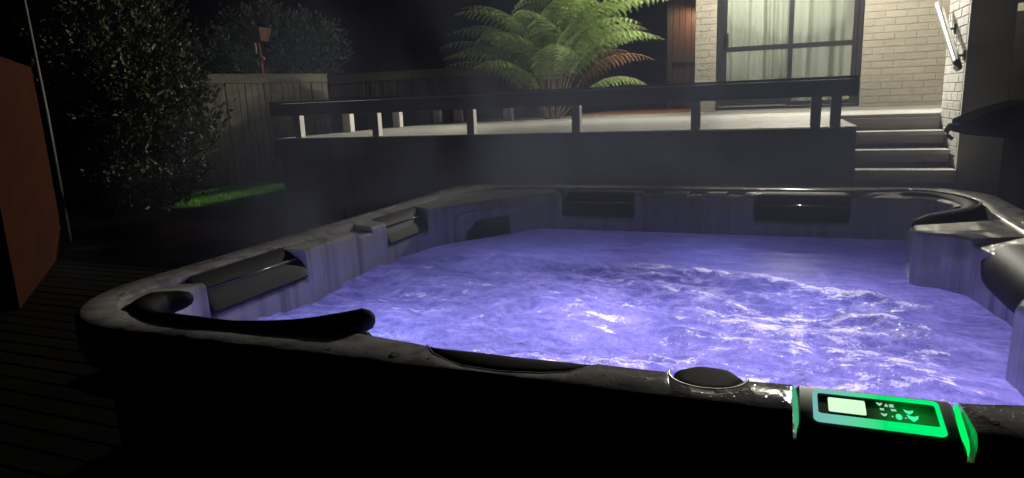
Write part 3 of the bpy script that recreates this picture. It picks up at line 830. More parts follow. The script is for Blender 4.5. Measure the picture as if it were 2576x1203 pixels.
# diverter knob with a bright ring
kn = MB()
v, f = lathe([(0.046, 0), (0.050, 0.006), (0.048, 0.016), (0.042, 0.020), (0.030, 0.0205), (0.010, 0.021)], 28)
v = [((1 + (0.05 if (i % 4) < 2 else 0)) * a, (1 + (0.05 if (i % 4) < 2 else 0)) * b, c) for i, (a, b, c) in enumerate(v)]
kn.add([(a - 0.083, b * 0.9 + 0.949, c + 0.876) for a, b, c in v], f)
knob = tubpart("diverter_knob", kn.v, kn.f, MT["trim"], True, edge=40)
rg = MB(); rg.tube([(-0.083 + 0.055 * math.cos(rad(a)), 0.948 + 0.047 * math.sin(rad(a)), 0.8985) for a in range(172, 372, 8)], 0.0024, 6)
tubpart("ring", rg.v, rg.f, MT["steel"], True, parent=knob)
rg = MB(); rg.tube([(-0.545, 0.949, 0.8985)] + [(x, y + .001, 0.8985) for x, y in [(-0.515, 0.915), (-0.48, 0.894), (-0.445, 0.880), (-0.384, 0.876), (-0.317, 0.888), (-0.28, 0.904), (-0.243, 0.944)]], 0.002, 6)
tubpart("scoop_edge", rg.v, rg.f, MT["acrylic"], True)

def catmull(P, n=8):
    P = [Vector(p) for p in P]; out = []
    for i in range(len(P) - 1):
        p0 = P[max(i - 1, 0)]; p1 = P[i]; p2 = P[i + 1]; p3 = P[min(i + 2, len(P) - 1)]
        for k in range(n):
            t = k / n
            out.append(0.5 * ((2 * p1) + (-p0 + p2) * t + (2 * p0 - 5 * p1 + 4 * p2 - p3) * t * t + (-p0 + 3 * p1 - 3 * p2 + p3) * t ** 3))
    out.append(P[-1]); return out
# corner wrap cushions
def wrap(path, radii, name):
    pts = catmull(path); m_ = len(pts)
    rs = [float(np.interp(i / (m_ - 1), np.linspace(0, 1, len(radii)), radii)) for i in range(m_)]
    # rounded ends
    t0 = (pts[0] - pts[1]).normalized(); t1 = (pts[-1] - pts[-2]).normalized()
    pre = [(pts[0] + t0 * rs[0] * 0.9, rs[0] * .35), (pts[0] + t0 * rs[0] * .6, rs[0] * .75)]
    post = [(pts[-1] + t1 * rs[-1] * .6, rs[-1] * .75), (pts[-1] + t1 * rs[-1] * .9, rs[-1] * .35)]
    P = [p for p, _ in pre] + pts + [p for p, _ in post]; R_ = [r for _, r in pre] + rs + [r for _, r in post]
    b = MB(); b.tube(P, R_, 14)
    return tubpart(name, b.v, b.f, MT["trim"], True)
wrap([(-1.295, 1.13, 0.872), (-1.318, 1.07, 0.872), (-1.28, 1.0, 0.876), (-1.19, 0.950, 0.888), (-1.08, 0.936, 0.900), (-0.96, 0.938, 0.899), (-0.84, 0.958, 0.901), (-0.76, 0.986, 0.905), (-0.712, 1.010, 0.909)], [0.020, 0.033, 0.033, 0.021, 0.0125, 0.0115, 0.015, 0.020, 0.023], "corner_cushion")
wrap([(0.46, 2.93, 0.872), (0.545, 2.90, 0.870), (0.60, 2.82, 0.868), (0.622, 2.70, 0.868), (0.598, 2.58, 0.868), (0.53, 2.485, 0.868), (0.46, 2.42, 0.868), (0.425, 2.385, 0.866)], [0.03, 0.034, 0.036, 0.036, 0.036, 0.036, 0.034, 0.026], "corner_cushion")
# bright wet edge round the far corner
rg = MB(); rg.tube(catmull([(0.485, 2.985, 0.9), (0.56, 2.935, 0.901), (0.63, 2.80, 0.902), (0.648, 2.68, 0.902), (0.61, 2.565, 0.901), (0.53, 2.465, 0.90), (0.452, 2.40, 0.898)], 6), 0.0045, 8)
tubpart("lip", rg.v, rg.f, MT["acrylic"], True)
# grab block under the near cushion end
b = MB(); b.box(-0.735, -0.672, 0.952, 0.985, 0.868, 0.900, 0.008)
tubpart("cushion_mount", b.v, b.f, MT["trim"], True, edge=40)

# filter opening in the back left corner
def filt():
    A = Vector((-1.246, 2.335, 0)); B = Vector((-0.998, 2.705, 0)); u = (B - A).normalized(); nrm = Vector((u.y, -u.x, 0))
    def P(s, z, d): 
        q = A + u * s + nrm * d; return (q.x * SC, q.y * SC, 1.3 - (1.3 - z) * SC)
    Lw = (B - A).length; c = Lw / 2
    fr = MB()
    outer = [(-.165, .68), (-.165, .83), (-.15, .858), (-.12, .868), (.12, .868), (.15, .858), (.165, .83), (.165, .68)]
    inner = [(-.112, .68), (-.112, .815), (-.108, .828), (-.095, .832), (.095, .832), (.108, .828), (.112, .815), (.112, .68)]
    n = 8; vv = [P(c + s, z, 0.004) for s, z in outer] + [P(c + s * .97, z - .003, 0.016) for s, z in outer] + [P(c + s, z, 0.016) for s, z in inner] + [P(c + s, z, -0.03) for s, z in inner]
    ff = []
    for r in range(3):
        for i in range(n - 1): ff.append((r * n + i, r * n + i + 1, (r + 1) * n + i + 1, (r + 1) * n + i))
    o = tubpart("filter_frame", vv, ff, MT["acrylic"], True, edge=40)
    vv = [P(c - .108, .68, .012), P(c + .108, .68, .012), P(c + .108, .826, .008), P(c - .108, .826, .008), P(c - .108, .68, .002), P(c + .108, .68, .002), P(c + .108, .826, -.004), P(c - .108, .826, -.004)]
    tubpart("flap", vv, [(0, 1, 2, 3), (7, 6, 5, 4), (0, 4, 5, 1), (1, 5, 6, 2), (2, 6, 7, 3), (3, 7, 4, 0)], MT["cushion"], False, parent=o)
filt()

# ------------------------------------------------------------------ control panel
cp = MB()
PX0, PX1 = 0.030, 0.226
A = Vector((PX0, 0.858, 0.8695)); U = Vector((1, 0, 0)); Vv = Vector((0, 0.089, 0.0185)); W = Vector((0, -0.0185, 0.089)).normalized()
PW = PX1 - PX0
def pp(u, v, d=0.0):
    q = A + U * (u * PW) + Vv * v + W * d
    return q
def panel_poly(pts, d0, d1, name, material, parent, bevel=0.0):
    n = len(pts)
    vv = [pp(u, v, d0) for u, v in pts] + [pp(u, v, d1) for u, v in pts]
    return tubpart(name, vv, [tuple(range(n, 2 * n))] + [(i, (i + 1) % n, (i + 1) % n + n, i + n) for i in range(n)], material, False, parent=parent)
def rr(u0, u1, v0, v1, r, n=5, asp=PW / 0.092):
    out = []
    for cu, cv, a0 in ((u1 - r, v1 - r * asp, 0), (u0 + r, v1 - r * asp, 90), (u0 + r, v0 + r * asp, 180), (u1 - r, v0 + r * asp, 270)):
        for i in range(n + 1):
            a = rad(a0 + 90 * i / n); out.append((cu + r * math.cos(a), cv + r * asp * math.sin(a)))
    return out
prof = [(-0.10, -0.040), (-0.07, -0.010), (-0.02, 0.0070), (0.08, 0.0125), (0.5, 0.0130), (0.95, 0.0125), (1.05, 0.009), (1.09, -0.004)]
vv = []; us = [0.03, 0.05, 0.5, 0.95, 0.97]
for i, u in enumerate(us):
    for v, d in prof: vv.append(pp(u, v, d - (0.004 if i in (0, 4) else 0)))
ff = []
m_ = len(prof)
for i in range(len(us) - 1):
    for k in range(m_ - 1): ff.append((i * m_ + k, i * m_ + k + 1, (i + 1) * m_ + k + 1, (i + 1) * m_ + k))
ff.append(tuple(range(m_))); ff.append(tuple(4 * m_ + k for k in range(m_ - 1, -1, -1)))
MT["panel"] = mat("panel_plastic", (0.10, 0.11, 0.11), 0.45)
panel = tubpart("control_panel", vv, ff, MT["panel"], True, edge=35)
def ring_mat(name, cl, cr, s0, s1, x0=0.04, x1=0.20):
    M = bpy.data.materials.new(name); M.use_nodes = True; M.node_tree.nodes.clear()
    out = N(M, "ShaderNodeOutputMaterial"); e = N(M, "ShaderNodeEmission")
    g = N(M, "ShaderNodeNewGeometry"); sp = N(M, "ShaderNodeSeparateXYZ"); L(M, g.outputs["Position"], sp.inputs[0])
    mr = N(M, "ShaderNodeMapRange"); mr.inputs[1].default_value = x0; mr.inputs[2].default_value = x1; L(M, sp.outputs[0], mr.inputs[0])
    c = ramp(M, mr.outputs[0], [(0.0, cl), (0.28, tuple(a * .7 + b * .3 for a, b in zip(cl, cr))), (0.6, cr), (1.0, cr)])
    L(M, c, e.inputs[0])
    ms = N(M, "ShaderNodeMapRange"); ms.inputs[3].default_value = s0; ms.inputs[4].default_value = s1; L(M, mr.outputs[0], ms.inputs[0])
    L(M, ms.outputs[0], e.inputs[1]); L(M, e.outputs[0], out.inputs[0]); return M
MT["ring_led"] = ring_mat("led_ring", (0.26, 0.58, 0.62), (0.0, 0.75, 0.16), 0.75, 1.3)
MT["face"] = mat("green_glow_faceplate", (0.03, 0.032, 0.032), 0.3)  # soft green glow round the icons given as emission
def _face(M):
    g_ = N(M, "ShaderNodeNewGeometry"); d_ = N(M, "ShaderNodeVectorMath"); d_.operation = 'DISTANCE'; L(M, g_.outputs["Position"], d_.inputs[0]); d_.inputs[1].default_value = (0.166, 0.893, 0.892)
    r_ = N(M, "ShaderNodeMapRange"); r_.interpolation_type = 'SMOOTHSTEP'; r_.inputs[1].default_value = 0.055; r_.inputs[2].default_value = 0.0; r_.inputs[4].default_value = 0.22; L(M, d_.outputs["Value"], r_.inputs[0])
    bsdf(M).inputs["Emission Color"].default_value = (0.0, 0.8, 0.06, 1); L(M, r_.outputs[0], bsdf(M).inputs["Emission Strength"])
_face(MT["face"])
MT["green_led"] = emit("green_led", (0.0, 0.62, 0.13), 1.5)
MT["bar_l"] = emit("green_bar_dim", (0.07, 0.42, 0.20), 0.9)
MT["bar_r"] = emit("green_bar", (0.0, 0.70, 0.10), 1.4)
MT["lcd"] = emit("lcd", (0.62, 1.0, 0.60), 1.15)
MT["icon_white"] = emit("icon_white", (0.45, 0.75, 0.58), 0.9)
MT["icon_green"] = emit("icon_green", (0.05, 0.80, 0.35), 1.3)
# glowing frame: two rounded outlines
o1 = rr(0.130, 0.885, 0.170, 0.925, 0.042, 6); i1 = rr(0.160, 0.857, 0.335, 0.850, 0.022, 6)
n = len(o1)
vv = [pp(u, v, 0.0130) for u, v in o1] + [pp(u, v, 0.0168) for u, v in rr(0.136, 0.879, 0.188, 0.905, 0.040, 6)] + [pp(u, v, 0.0160) for u, v in i1] + [pp(u, v, 0.0134) for u, v in i1]
ff = []
for r in range(3):
    for i in range(n): ff.append((r * n + i, r * n + (i + 1) % n, (r + 1) * n + (i + 1) % n, (r + 1) * n + i))
tubpart("light_frame", vv, ff, MT["ring_led"], False, parent=panel)
panel_poly(rr(0.161, 0.856, 0.338, 0.848, 0.02), 0.0131, 0.0139, "faceplate", MT["face"], panel)
panel_poly(rr(0.225, 0.448, 0.43, 0.755, 0.012), 0.0140, 0.0147, "display", MT["lcd"], panel)
def icon(pts, m_): panel_poly(pts, 0.0140, 0.0146, "icon", m_, panel)
def blob(u, v, ru, rv, shape):
    u += 0.03; v = 0.43 + (v - 0.36) * 0.88; rv *= 0.85
    if shape == 'down': return [(u - ru, v + rv), (u - ru * .3, v + rv * .55), (u + ru * .3, v + rv * .55), (u + ru, v + rv), (u + ru * .8, v), (u, v - rv), (u - ru * .8, v)]
    if shape == 'drop': return [(u + ru * math.cos(a), v + rv * math.sin(a)) for a in [k * 0.628 for k in range(10)]]
    return [(u - ru, v - rv), (u + ru, v - rv), (u + ru * .6, v), (u + ru, v + rv), (u - ru, v + rv), (u - ru * .7, v)]
icon(blob(0.505, 0.70, .018, .045, 'down'), MT["icon_white"])
icon([(0.562, 0.69), (0.586, 0.69), (0.574, 0.76)], MT["icon_white"])
icon(blob(0.575, 0.69, .014, .035, 'x'), MT["icon_white"])
icon(blob(0.515, 0.57, .013, .022, 'x'), MT["icon_white"])
icon(blob(0.582, 0.58, .016, .022, 'x'), MT["icon_white"])
icon(blob(0.522, 0.43, .018, .04, 'down'), MT["icon_white"])
icon(blob(0.605, 0.42, .019, .075, 'drop'), MT["icon_green"])
icon(blob(0.668, 0.57, .028, .06, 'down'), MT["icon_green"])
icon(blob(0.685, 0.42, .034, .085, 'down'), MT["icon_green"])
icon(blob(0.568, 0.41, .005, .012, 'drop'), MT["icon_white"])
icon(blob(0.643, 0.41, .005, .012, 'drop'), MT["icon_white"])
def bar(u, ulow, w0, w1, material, tilt):
    ctr = [(1.0, 0.010, w0 * .3), (0.9, 0.0135, w0 * .8), (0.7, 0.0145, w0), (0.45, 0.0145, (w0 + w1) / 2), (0.22, 0.0135, w1), (0.08, 0.010, w1 * .9), (0.0, 0.003, w1 * .5)]
    vv = []; ff = []
    for k, (v, d, w) in enumerate(ctr):
        t = (1 - v); uc = u + (ulow - u) * t
        for s, dd in ((-1, -0.004), (-.6, 0.0), (.6, 0.0), (1, -0.004)): vv.append(pp(uc + s * w, v, d + dd))
    for k in range(len(ctr) - 1):
        for i in range(3): ff.append((k * 4 + i, k * 4 + i + 1, (k + 1) * 4 + i + 1, (k + 1) * 4 + i))
    tubpart("light_bar", vv, ff, material, True, parent=panel)
bar(0.010, 0.033, 0.021, 0.016, MT["bar_l"], 0)
bar(0.990, 0.965, 0.018, 0.026, MT["bar_r"], 0)
# green spill comes from the lit frame; the row of tiny leds along the lower frame
panel_poly(rr(0.56, 0.85, 0.195, 0.300, 0.012), 0.0166, 0.0172, "led_strip", MT["green_led"], panel)

# ------------------------------------------------------------------ water
def make_water():
    nx, ny = 420, 420
    xs = np.linspace(-1.42, 0.65, nx); ys = np.linspace(0.90, 2.93, ny)
    X0, Y0 = np.meshgrid(xs, ys)
    X = X0 / SC; Y = Y0 / SC
    # churn: strong in front and to the right, calm at the back
    line = 2.13 - 0.10 * (X + 0.4) - 0.32 * np.clip(X + 0.1, 0, 1) - 0.20 * np.clip(-X - 0.8, 0, 1) + 0.10 * fbm(X * 3, Y * 0 + 2)
    churn = 1 / (1 + np.exp((Y - line) / 0.035))
    churn = churn * (0.75 + 0.25 * np.clip((X + 1.25) / 0.4, 0, 1))
    calm_r = np.clip((X - 0.30) / 0.12, 0, 1) * np.clip((Y - 1.2) / 0.2, 0, 1)
    churn = churn * (1 - 0.7 * calm_r)
    wx = X + 0.05 * fbm(X * 5, Y * 5); wy = Y + 0.05 * fbm(X * 5 + 9, Y * 5 + 3)
    big = fbm(wx * 3.5, wy * 7.5, 3) * 0.075
    mid = (0.5 - np.abs(fbm(wx * 9 + 4, wy * 19, 4)) * 2) * 0.018
    fine = fbm(wx * 38, wy * 60, 3) * 0.012
    H = churn * (1.25 * big + mid + fine) + 0.003 * fbm(X * 6, Y * 9)
    crest = np.exp(-((Y - line + 0.06) / 0.045) ** 2) * (0.014 + 0.05 * np.clip(fbm(X * 10, Y * 14), 0, 1))
    H = H + crest * churn
    # upwelling over the lamp at the front
    H += 0.018 * np.exp(-(((X + 0.37) / 0.2) ** 2 + ((Y - 1.12) / 0.12) ** 2)) * (0.6 + 2.2 * fbm(X * 14, Y * 14))
    sx_ = X + 0.10 * fbm(X * 2.6 + 3, Y * 3.1 + 7, 3); sy_ = Y + 0.10 * fbm(X * 2.9 + 11, Y * 3.3, 3)
    swirl = np.clip(1 - np.abs(fbm(sx_ * 4.2, sy_ * 9.5, 4)) * 7.5, 0, 1)
    swirl2 = np.clip(1 - np.abs(fbm(sx_ * 8 + 31, sy_ * 17 + 5, 4)) * 8.0, 0, 1)
    foam = churn * (0.36 * swirl + 0.30 * swirl2 + 0.17 + 0.27 * np.clip((X + 0.35) / 0.4, 0, 1) * np.clip((1.95 - Y) / 0.3 + .3, 0, 1))
    foam += 0.62 * np.exp(-((Y - line + 0.035) / 0.05) ** 2) * np.clip((X + 0.75) / 0.45, 0.15, 1)
    foam -= 0.30 * np.clip((X - 0.30) / 0.15, 0, 1)
    foam += 0.62 * np.exp(-(((X + 0.36) / 0.17) ** 2 + ((Y - 1.08) / 0.06) ** 2))
    foam -= 0.35 * np.exp(-((Y - line + 0.17) / 0.05) ** 2) * np.clip((X + 0.2) / .2, 0, 1)
    foam = np.clip(foam, 0, 1)
    Vt = np.stack([X0.ravel(), Y0.ravel(), (WZ + H).ravel()], 1)
    idx = np.arange(nx * ny).reshape(ny, nx)
    Fq = np.stack([idx[:-1, :-1], idx[:-1, 1:], idx[1:, 1:], idx[1:, :-1]], -1).reshape(-1, 4)
    me = bpy.data.meshes.new("water")
    me.from_pydata(Vt.tolist(), [], Fq.tolist())
    me.polygons.foreach_set("use_smooth", [True] * len(Fq))
    for nm, arr in (("foam", foam), ("churn", 0.12 + 0.88 * churn)):
        a = me.attributes.new(nm, 'FLOAT', 'POINT'); a.data.foreach_set("value", arr.ravel().astype(np.float32))
    me.materials.append(MT["water"]); me.update()
    o = link("water", me); kind(o, "structure")
    # spray: beads thrown up along the churning line
    rs = np.random.RandomState(11); vv = []; ff = []
    ico = [(0, 0, 1), (.894, 0, .447), (.276, .851, .447), (-.724, .526, .447), (-.724, -.526, .447), (.276, -.851, .447), (.724, .526, -.447), (-.276, .851, -.447), (-.894, 0, -.447), (-.276, -.851, -.447), (.724, -.526, -.447), (0, 0, -1)]
    icf = [(0, 1, 2), (0, 2, 3), (0, 3, 4), (0, 4, 5), (0, 5, 1), (1, 6, 2), (2, 7, 3), (3, 8, 4), (4, 9, 5), (5, 10, 1), (6, 7, 2), (7, 8, 3), (8, 9, 4), (9, 10, 5), (10, 6, 1), (11, 7, 6), (11, 8, 7), (11, 9, 8), (11, 10, 9), (11, 6, 10)]
    for _ in range(300):
        x = rs.uniform(-0.85, 0.34)
        l = float(2.13 - 0.10 * (x + 0.4) - 0.32 * max(x + 0.1, 0) - 0.06)
        if rs.rand() < 0.3: y = rs.uniform(1.1, 1.9)
        else: y = l + rs.normal(0, 0.035)
        z = WZ + 0.012 + abs(rs.normal(0, 0.014)); r = rs.uniform(0.0006, 0.0019)
        b0 = len(vv); vv += [(x * SC + a * r, y * SC + b * r, z + c * r * 1.3) for a, b, c in ico]; ff += [tuple(b0 + i for i in t) for t in icf]
    me = mesh("spray", vv, ff, MT["drop"], True)
    o = link("spray", me); kind(o, "stuff"); tag(o, "white droplets of spray thrown up along the churning water", "spray")
MT["drop"] = leaf_mat("water_drop", (0.80, 0.82, 0.88), (0.86, 0.88, 0.92), 0.15, 0.55)
make_water()

# beads of water standing on the rim
def beads():
    rs = np.random.RandomState(21); vv = []; ff = []
    prof = [(1, 0), (.85, .3), (.5, .5)]
    cnt = 0
    while cnt < 260:
        i = rs.randint(na); t = rs.rand()
        r = ro[i] - 0.03 - t * max(ro[i] - 0.03 - rm[i] - 0.01, 0.0)
        x, y = CTR + dirs[i] * r
        if 0.0 < x < 0.25 and y < 1: continue
        if y < 1.0 and rs.rand() < .6: continue
        s = abs(rs.normal(0, 0.0020)) + 0.0009
        b0 = len(vv); n = 8; sx, sy = rs.uniform(.7, 1.3), rs.uniform(.7, 1.3)
        for pr, pz in prof:
            for k in range(n):
                a = 2 * math.pi * k / n; vv.append((x + pr * s * sx * math.cos(a), y + pr * s * sy * math.sin(a), 0.8998 + pz * s))
        vv.append((x, y, 0.8998 + .58 * s))
        for q in range(2):
            for k in range(n): ff.append((b0 + q * n + k, b0 + q * n + (k + 1) % n, b0 + (q + 1) * n + (k + 1) % n, b0 + (q + 1) * n + k))
        for k in range(n): ff.append((b0 + 2 * n + k, b0 + 2 * n + (k + 1) % n, b0 + 3 * n))
        cnt += 1
    o = link("water_beads", mesh("water_beads", vv, ff, MT["bead"], True)); kind(o, "stuff"); tag(o, "beads of water standing on the hot tub rim", "water drops")
MT["bead"] = bpy.data.materials.new("water_bead"); MT["bead"].use_nodes = True
def _bead(M):
    M.node_tree.nodes.clear(); out = N(M, "ShaderNodeOutputMaterial"); t = N(M, "ShaderNodeBsdfTransparent"); g_ = N(M, "ShaderNodeBsdfGlossy"); g_.inputs["Roughness"].default_value = 0.05
    f_ = N(M, "ShaderNodeFresnel"); f_.inputs[0].default_value = 1.33; mx = N(M, "ShaderNodeMixShader")
    L(M, math_(M, 'ADD', f_.outputs[0], 0.06), mx.inputs[0]); L(M, t.outputs[0], mx.inputs[1]); L(M, g_.outputs[0], mx.inputs[2]); L(M, mx.outputs[0], out.inputs[0])
_bead(MT["bead"])
beads()

# underwater lamps: the tub's own at the front, others added for even glow
for (x, y, z, w, col) in ((-0.37, 1.06, 0.640, 5.2, (0.74, 0.64, 1.0)), (-0.95, 1.45, 0.50, 1.7, (0.60, 0.65, 1.0)), (0.05, 1.45, 0.46, 1.35, (0.76, 0.69, 1.0)),
                          (-0.45, 1.70, 0.46, 3.6, (0.76, 0.68, 1.0)), (0.10, 2.0, 0.45, 1.9, (0.68, 0.65, 1.0)), (-0.85, 2.2, 0.46, 1.5, (0.54, 0.58, 1.0)), (-0.2, 2.45, 0.45, 0.9, (0.54, 0.58, 1.0)), (0.33, 1.4, 0.48, 0.9, (0.74, 0.63, 1.0))):
    d = bpy.data.lights.new("underwater_lamp", 'POINT'); d.energy = w * POOL_W; d.color = col; d.shadow_soft_size = 0.05
    o = bpy.data.objects.new("underwater_lamp", d); C.objects.link(o); o.parent = tub; o.location = (x - T0.x, y - T0.y, z - T0.z)

# ------------------------------------------------------------------ left: terracotta panel, pole
def terracotta():
    A = Vector((-3.82, 2.23, 0)); B = Vector((-5.19, 3.44, 0)); u = (B - A).normalized(); L_ = (B - A).length
    nrm = Vector((-u.y, u.x, 0)); 
    if nrm.dot(-A) < 0: nrm = -nrm
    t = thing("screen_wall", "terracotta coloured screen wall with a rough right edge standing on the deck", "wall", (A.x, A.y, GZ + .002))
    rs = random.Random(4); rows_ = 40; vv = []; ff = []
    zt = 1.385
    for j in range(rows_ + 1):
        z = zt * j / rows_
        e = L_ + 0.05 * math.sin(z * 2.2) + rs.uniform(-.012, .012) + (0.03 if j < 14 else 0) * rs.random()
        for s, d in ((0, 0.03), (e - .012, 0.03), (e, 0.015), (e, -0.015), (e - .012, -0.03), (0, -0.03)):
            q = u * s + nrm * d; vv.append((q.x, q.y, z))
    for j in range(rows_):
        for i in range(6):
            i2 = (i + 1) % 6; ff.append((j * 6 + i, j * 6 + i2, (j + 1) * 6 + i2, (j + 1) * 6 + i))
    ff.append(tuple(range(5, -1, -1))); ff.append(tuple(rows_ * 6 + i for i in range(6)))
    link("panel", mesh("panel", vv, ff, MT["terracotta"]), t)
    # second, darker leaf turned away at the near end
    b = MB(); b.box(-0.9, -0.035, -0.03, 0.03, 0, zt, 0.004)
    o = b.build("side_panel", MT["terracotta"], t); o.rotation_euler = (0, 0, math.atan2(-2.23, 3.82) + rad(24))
terracotta()
pm = MB(); pm.tube([(-6.02, 4.10, GZ - .1), (-6.10, 4.15, 1.35), (-6.36, 4.30, 2.45), (-6.46, 4.36, 2.9)], [0.018, 0.017, 0.014, 0.012], 8)
tag(pm.build("pole", MT["pole"], None, True), "thin leaning grey pole behind the terracotta wall", "pole")

# ------------------------------------------------------------------ foliage
def leaves_mesh(name, P, D, size, wid, rs, material):
    """leaf faces: P positions, D directions; two bent triangles-pairs each"""
    n = len(P)
    D = D / np.linalg.norm(D, axis=1, keepdims=True)
    r = rs.normal(size=(n, 3)); S = np.cross(D, r); S /= np.linalg.norm(S, axis=1, keepdims=True)
    Nn = np.cross(S, D)
    sz = (size * rs.uniform(.6, 1.3, n))[:, None]; w = sz * wid
    V = np.stack([P, P + D * sz * .5 + S * w + Nn * sz * .08, P + D * sz - Nn * sz * .1, P + D * sz * .5 - S * w + Nn * sz * .08], 1).reshape(-1, 3)
    me = bpy.data.meshes.new(name)
    me.vertices.add(4 * n); me.vertices.foreach_set("co", V.reshape(-1))
    idx = np.arange(n)[:, None] * 4 + np.array([0, 1, 2, 0, 2, 3])[None]
    me.loops.add(6 * n); me.loops.foreach_set("vertex_index", idx.reshape(-1))
    me.polygons.add(2 * n); me.polygons.foreach_set("loop_start", np.arange(0, 6 * n, 3)); me.polygons.foreach_set("loop_total", np.full(2 * n, 3))
    me.materials.append(material); me.update(calc_edges=True); me.validate(); return me
def bushy(name, label, cat, base, blobs, nclus, per, leaf, wid, material, seed, updir=0.6, trunk_h=0.8, trunk_r=0.05, ratio=0.35):
    rs = np.random.RandomState(seed)
    t = thing(name, label, cat, base)
    P = []; D = []
    ws = np.array([b[3] * b[4] * b[5] for b in blobs]); ws /= ws.sum()
    for _ in range(nclus):
        b = blobs[rs.choice(len(blobs), p=ws)]
        d = rs.normal(size=3); d /= np.linalg.norm(d)
        rr_ = (rs.uniform(ratio, 1.0) ** 0.5) * (1 + 0.16 * math.sin(d[0] * 7 + d[2] * 5 + seed) + rs.normal(0, .05))
        c = np.array([b[0] + d[0] * b[3] * rr_, b[1] + d[1] * b[4] * rr_, b[2] + d[2] * b[5] * rr_])
        ax = d * 0.7 + np.array([0, 0, updir]) + rs.normal(0, .3, 3); ax /= np.linalg.norm(ax)
        s = np.linspace(0, 1, per)
        ln = leaf * rs.uniform(1.6, 3.0)
        for q in s:
            P.append(c + ax * ln * q + rs.normal(0, leaf * .12, 3)); D.append(ax * (0.5 + q) + rs.normal(0, .75, 3))
    P = np.array(P); D = np.array(D)
    keep = P[:, 2] > (base[2] + 0.05)
    P = P[keep] - np.array(base); D = D[keep]
    o = link("crown", leaves_mesh("crown", P, D, leaf, wid, rs, material), t); kind(o, "stuff")
    b = MB()
    b.tube([(0, 0, -0.1), (0.02, 0.01, trunk_h * .5), (0.0, 0.03, trunk_h)], [trunk_r, trunk_r * .8, trunk_r * .6], 8)
    for k in range(9):
        bl_ = blobs[k % len(blobs)]
        e = np.array([bl_[0] + rs.normal(0, .3) * bl_[3], bl_[1] + rs.normal(0, .3) * bl_[4], bl_[2] + rs.normal(0, .3) * bl_[5]]) - np.array(base)
        a = Vector((0, 0.02, trunk_h * rs.uniform(.5, 1.0))); e = Vector(e)
        b.tube([a, a.lerp(e, .5) + Vector((0, 0, .06)), e], [trunk_r * .5, trunk_r * .35, trunk_r * .15], 6)
    b.build("trunk", MT["bark"], t, True)
    return t
bushy("shrub", "big dense dark green leafy shrub between the terracotta wall and the fence", "shrub", (-6.75, 5.45, 0.28),
      [(-6.95, 5.6, 2.05, .78, .72, .95), (-6.6, 5.65, 1.35, .72, .65, .75), (-7.35, 5.45, 1.2, .6, .6, .85), (-7.0, 5.6, 0.75, .6, .5, .5), (-6.95, 5.5, 2.9, .6, .6, .6), (-6.45, 5.45, 0.75, .5, .5, .45), (-6.6, 5.3, 0.5, .62, .4, .3)],
      4900, 9, 0.060, 0.27, MT["shrub"], 3)
bushy("tree", "grey green small leaved tree rising behind the paling fence", "tree", (-9.6, 11.4, 0.3),
      [(-9.55, 11.1, 2.55, 1.0, .7, .85), (-10.3, 10.6, 2.1, .9, .6, .7), (-8.95, 11.7, 2.4, .65, .6, .75)], 1700, 9, 0.085, 0.2, MT["shrub2"], 9, 0.5, 1.6, 0.08)
bushy("shrub", "low pale leafed sprig of shrub at the left end of the lawn strip", "shrub", (-6.05, 5.2, 0.3),
      [(-6.05, 5.25, .48, .16, .16, .22)], 60, 8, 0.05, 0.25, MT["shrub"], 14, 0.8, 0.15, 0.01)

# ------------------------------------------------------------------ fences
FA = Vector((-8.07, 7.55, 0)); FB = Vector((-7.03, 9.51, 0))
def fence(label, A, B, ztop, material, w=0.098, cap=True, posts=2, overlap=0.0, ext=0.0, seed=1):
    t = thing("fence", label, "fence", (A.x, A.y, 0.25), math.atan2(B.y - A.y, B.x - A.x))
    ln = (B - A).length; rs = random.Random(seed)
    me = mesh("paling", *box_vf(0, w - 0.006, -0.009, 0.009, 0, ztop - 0.25, 0.003), material)
    k = 0; x = -ext
    while x < ln - 0.02:
        o = link("paling", me, t, (x, rs.uniform(-.005, .005), rs.uniform(-.012, .0) - (0.02 if cap else 0)), (rs.uniform(-.006, .006), rs.uniform(-.005, .005), rs.uniform(-.03, .03)))
        x += w
    if cap:
        box("cap_board", -ext, ln, -0.036, -0.016, ztop - 0.25 - 0.115, ztop - 0.25, material, t, 0.003)
        box("cap_rail", -ext, ln, -0.045, 0.045, ztop - 0.249, ztop - 0.225, material, t, 0.003)
    for z in (0.35, 1.15):
        box("rail", -ext, ln, 0.012, 0.055, z, z + 0.07, material, t, 0.003)
    for i in range(posts):
        px = -ext + (ln + ext) * i / (posts - 1) if posts > 1 else 0
        box("post", px - .05 * (i > 0), px + .05, 0.057, 0.15, -0.2, ztop - 0.28, material, t, 0.004)
    return t
fence("weathered grey paling fence with a flat cap board, lit behind the shrub", FA + (FA - FB).normalized() * 0.7, FB, 1.85, MT["fence"], 0.098, True, 4, seed=2)
fence("shadowed brown paling fence running behind the tree fern", FB + Vector((0.02, 0.05, 0)), Vector((-3.2, 9.95, 0)), 1.83, MT["fence_shaded"], 0.11, True, 4, seed=5)

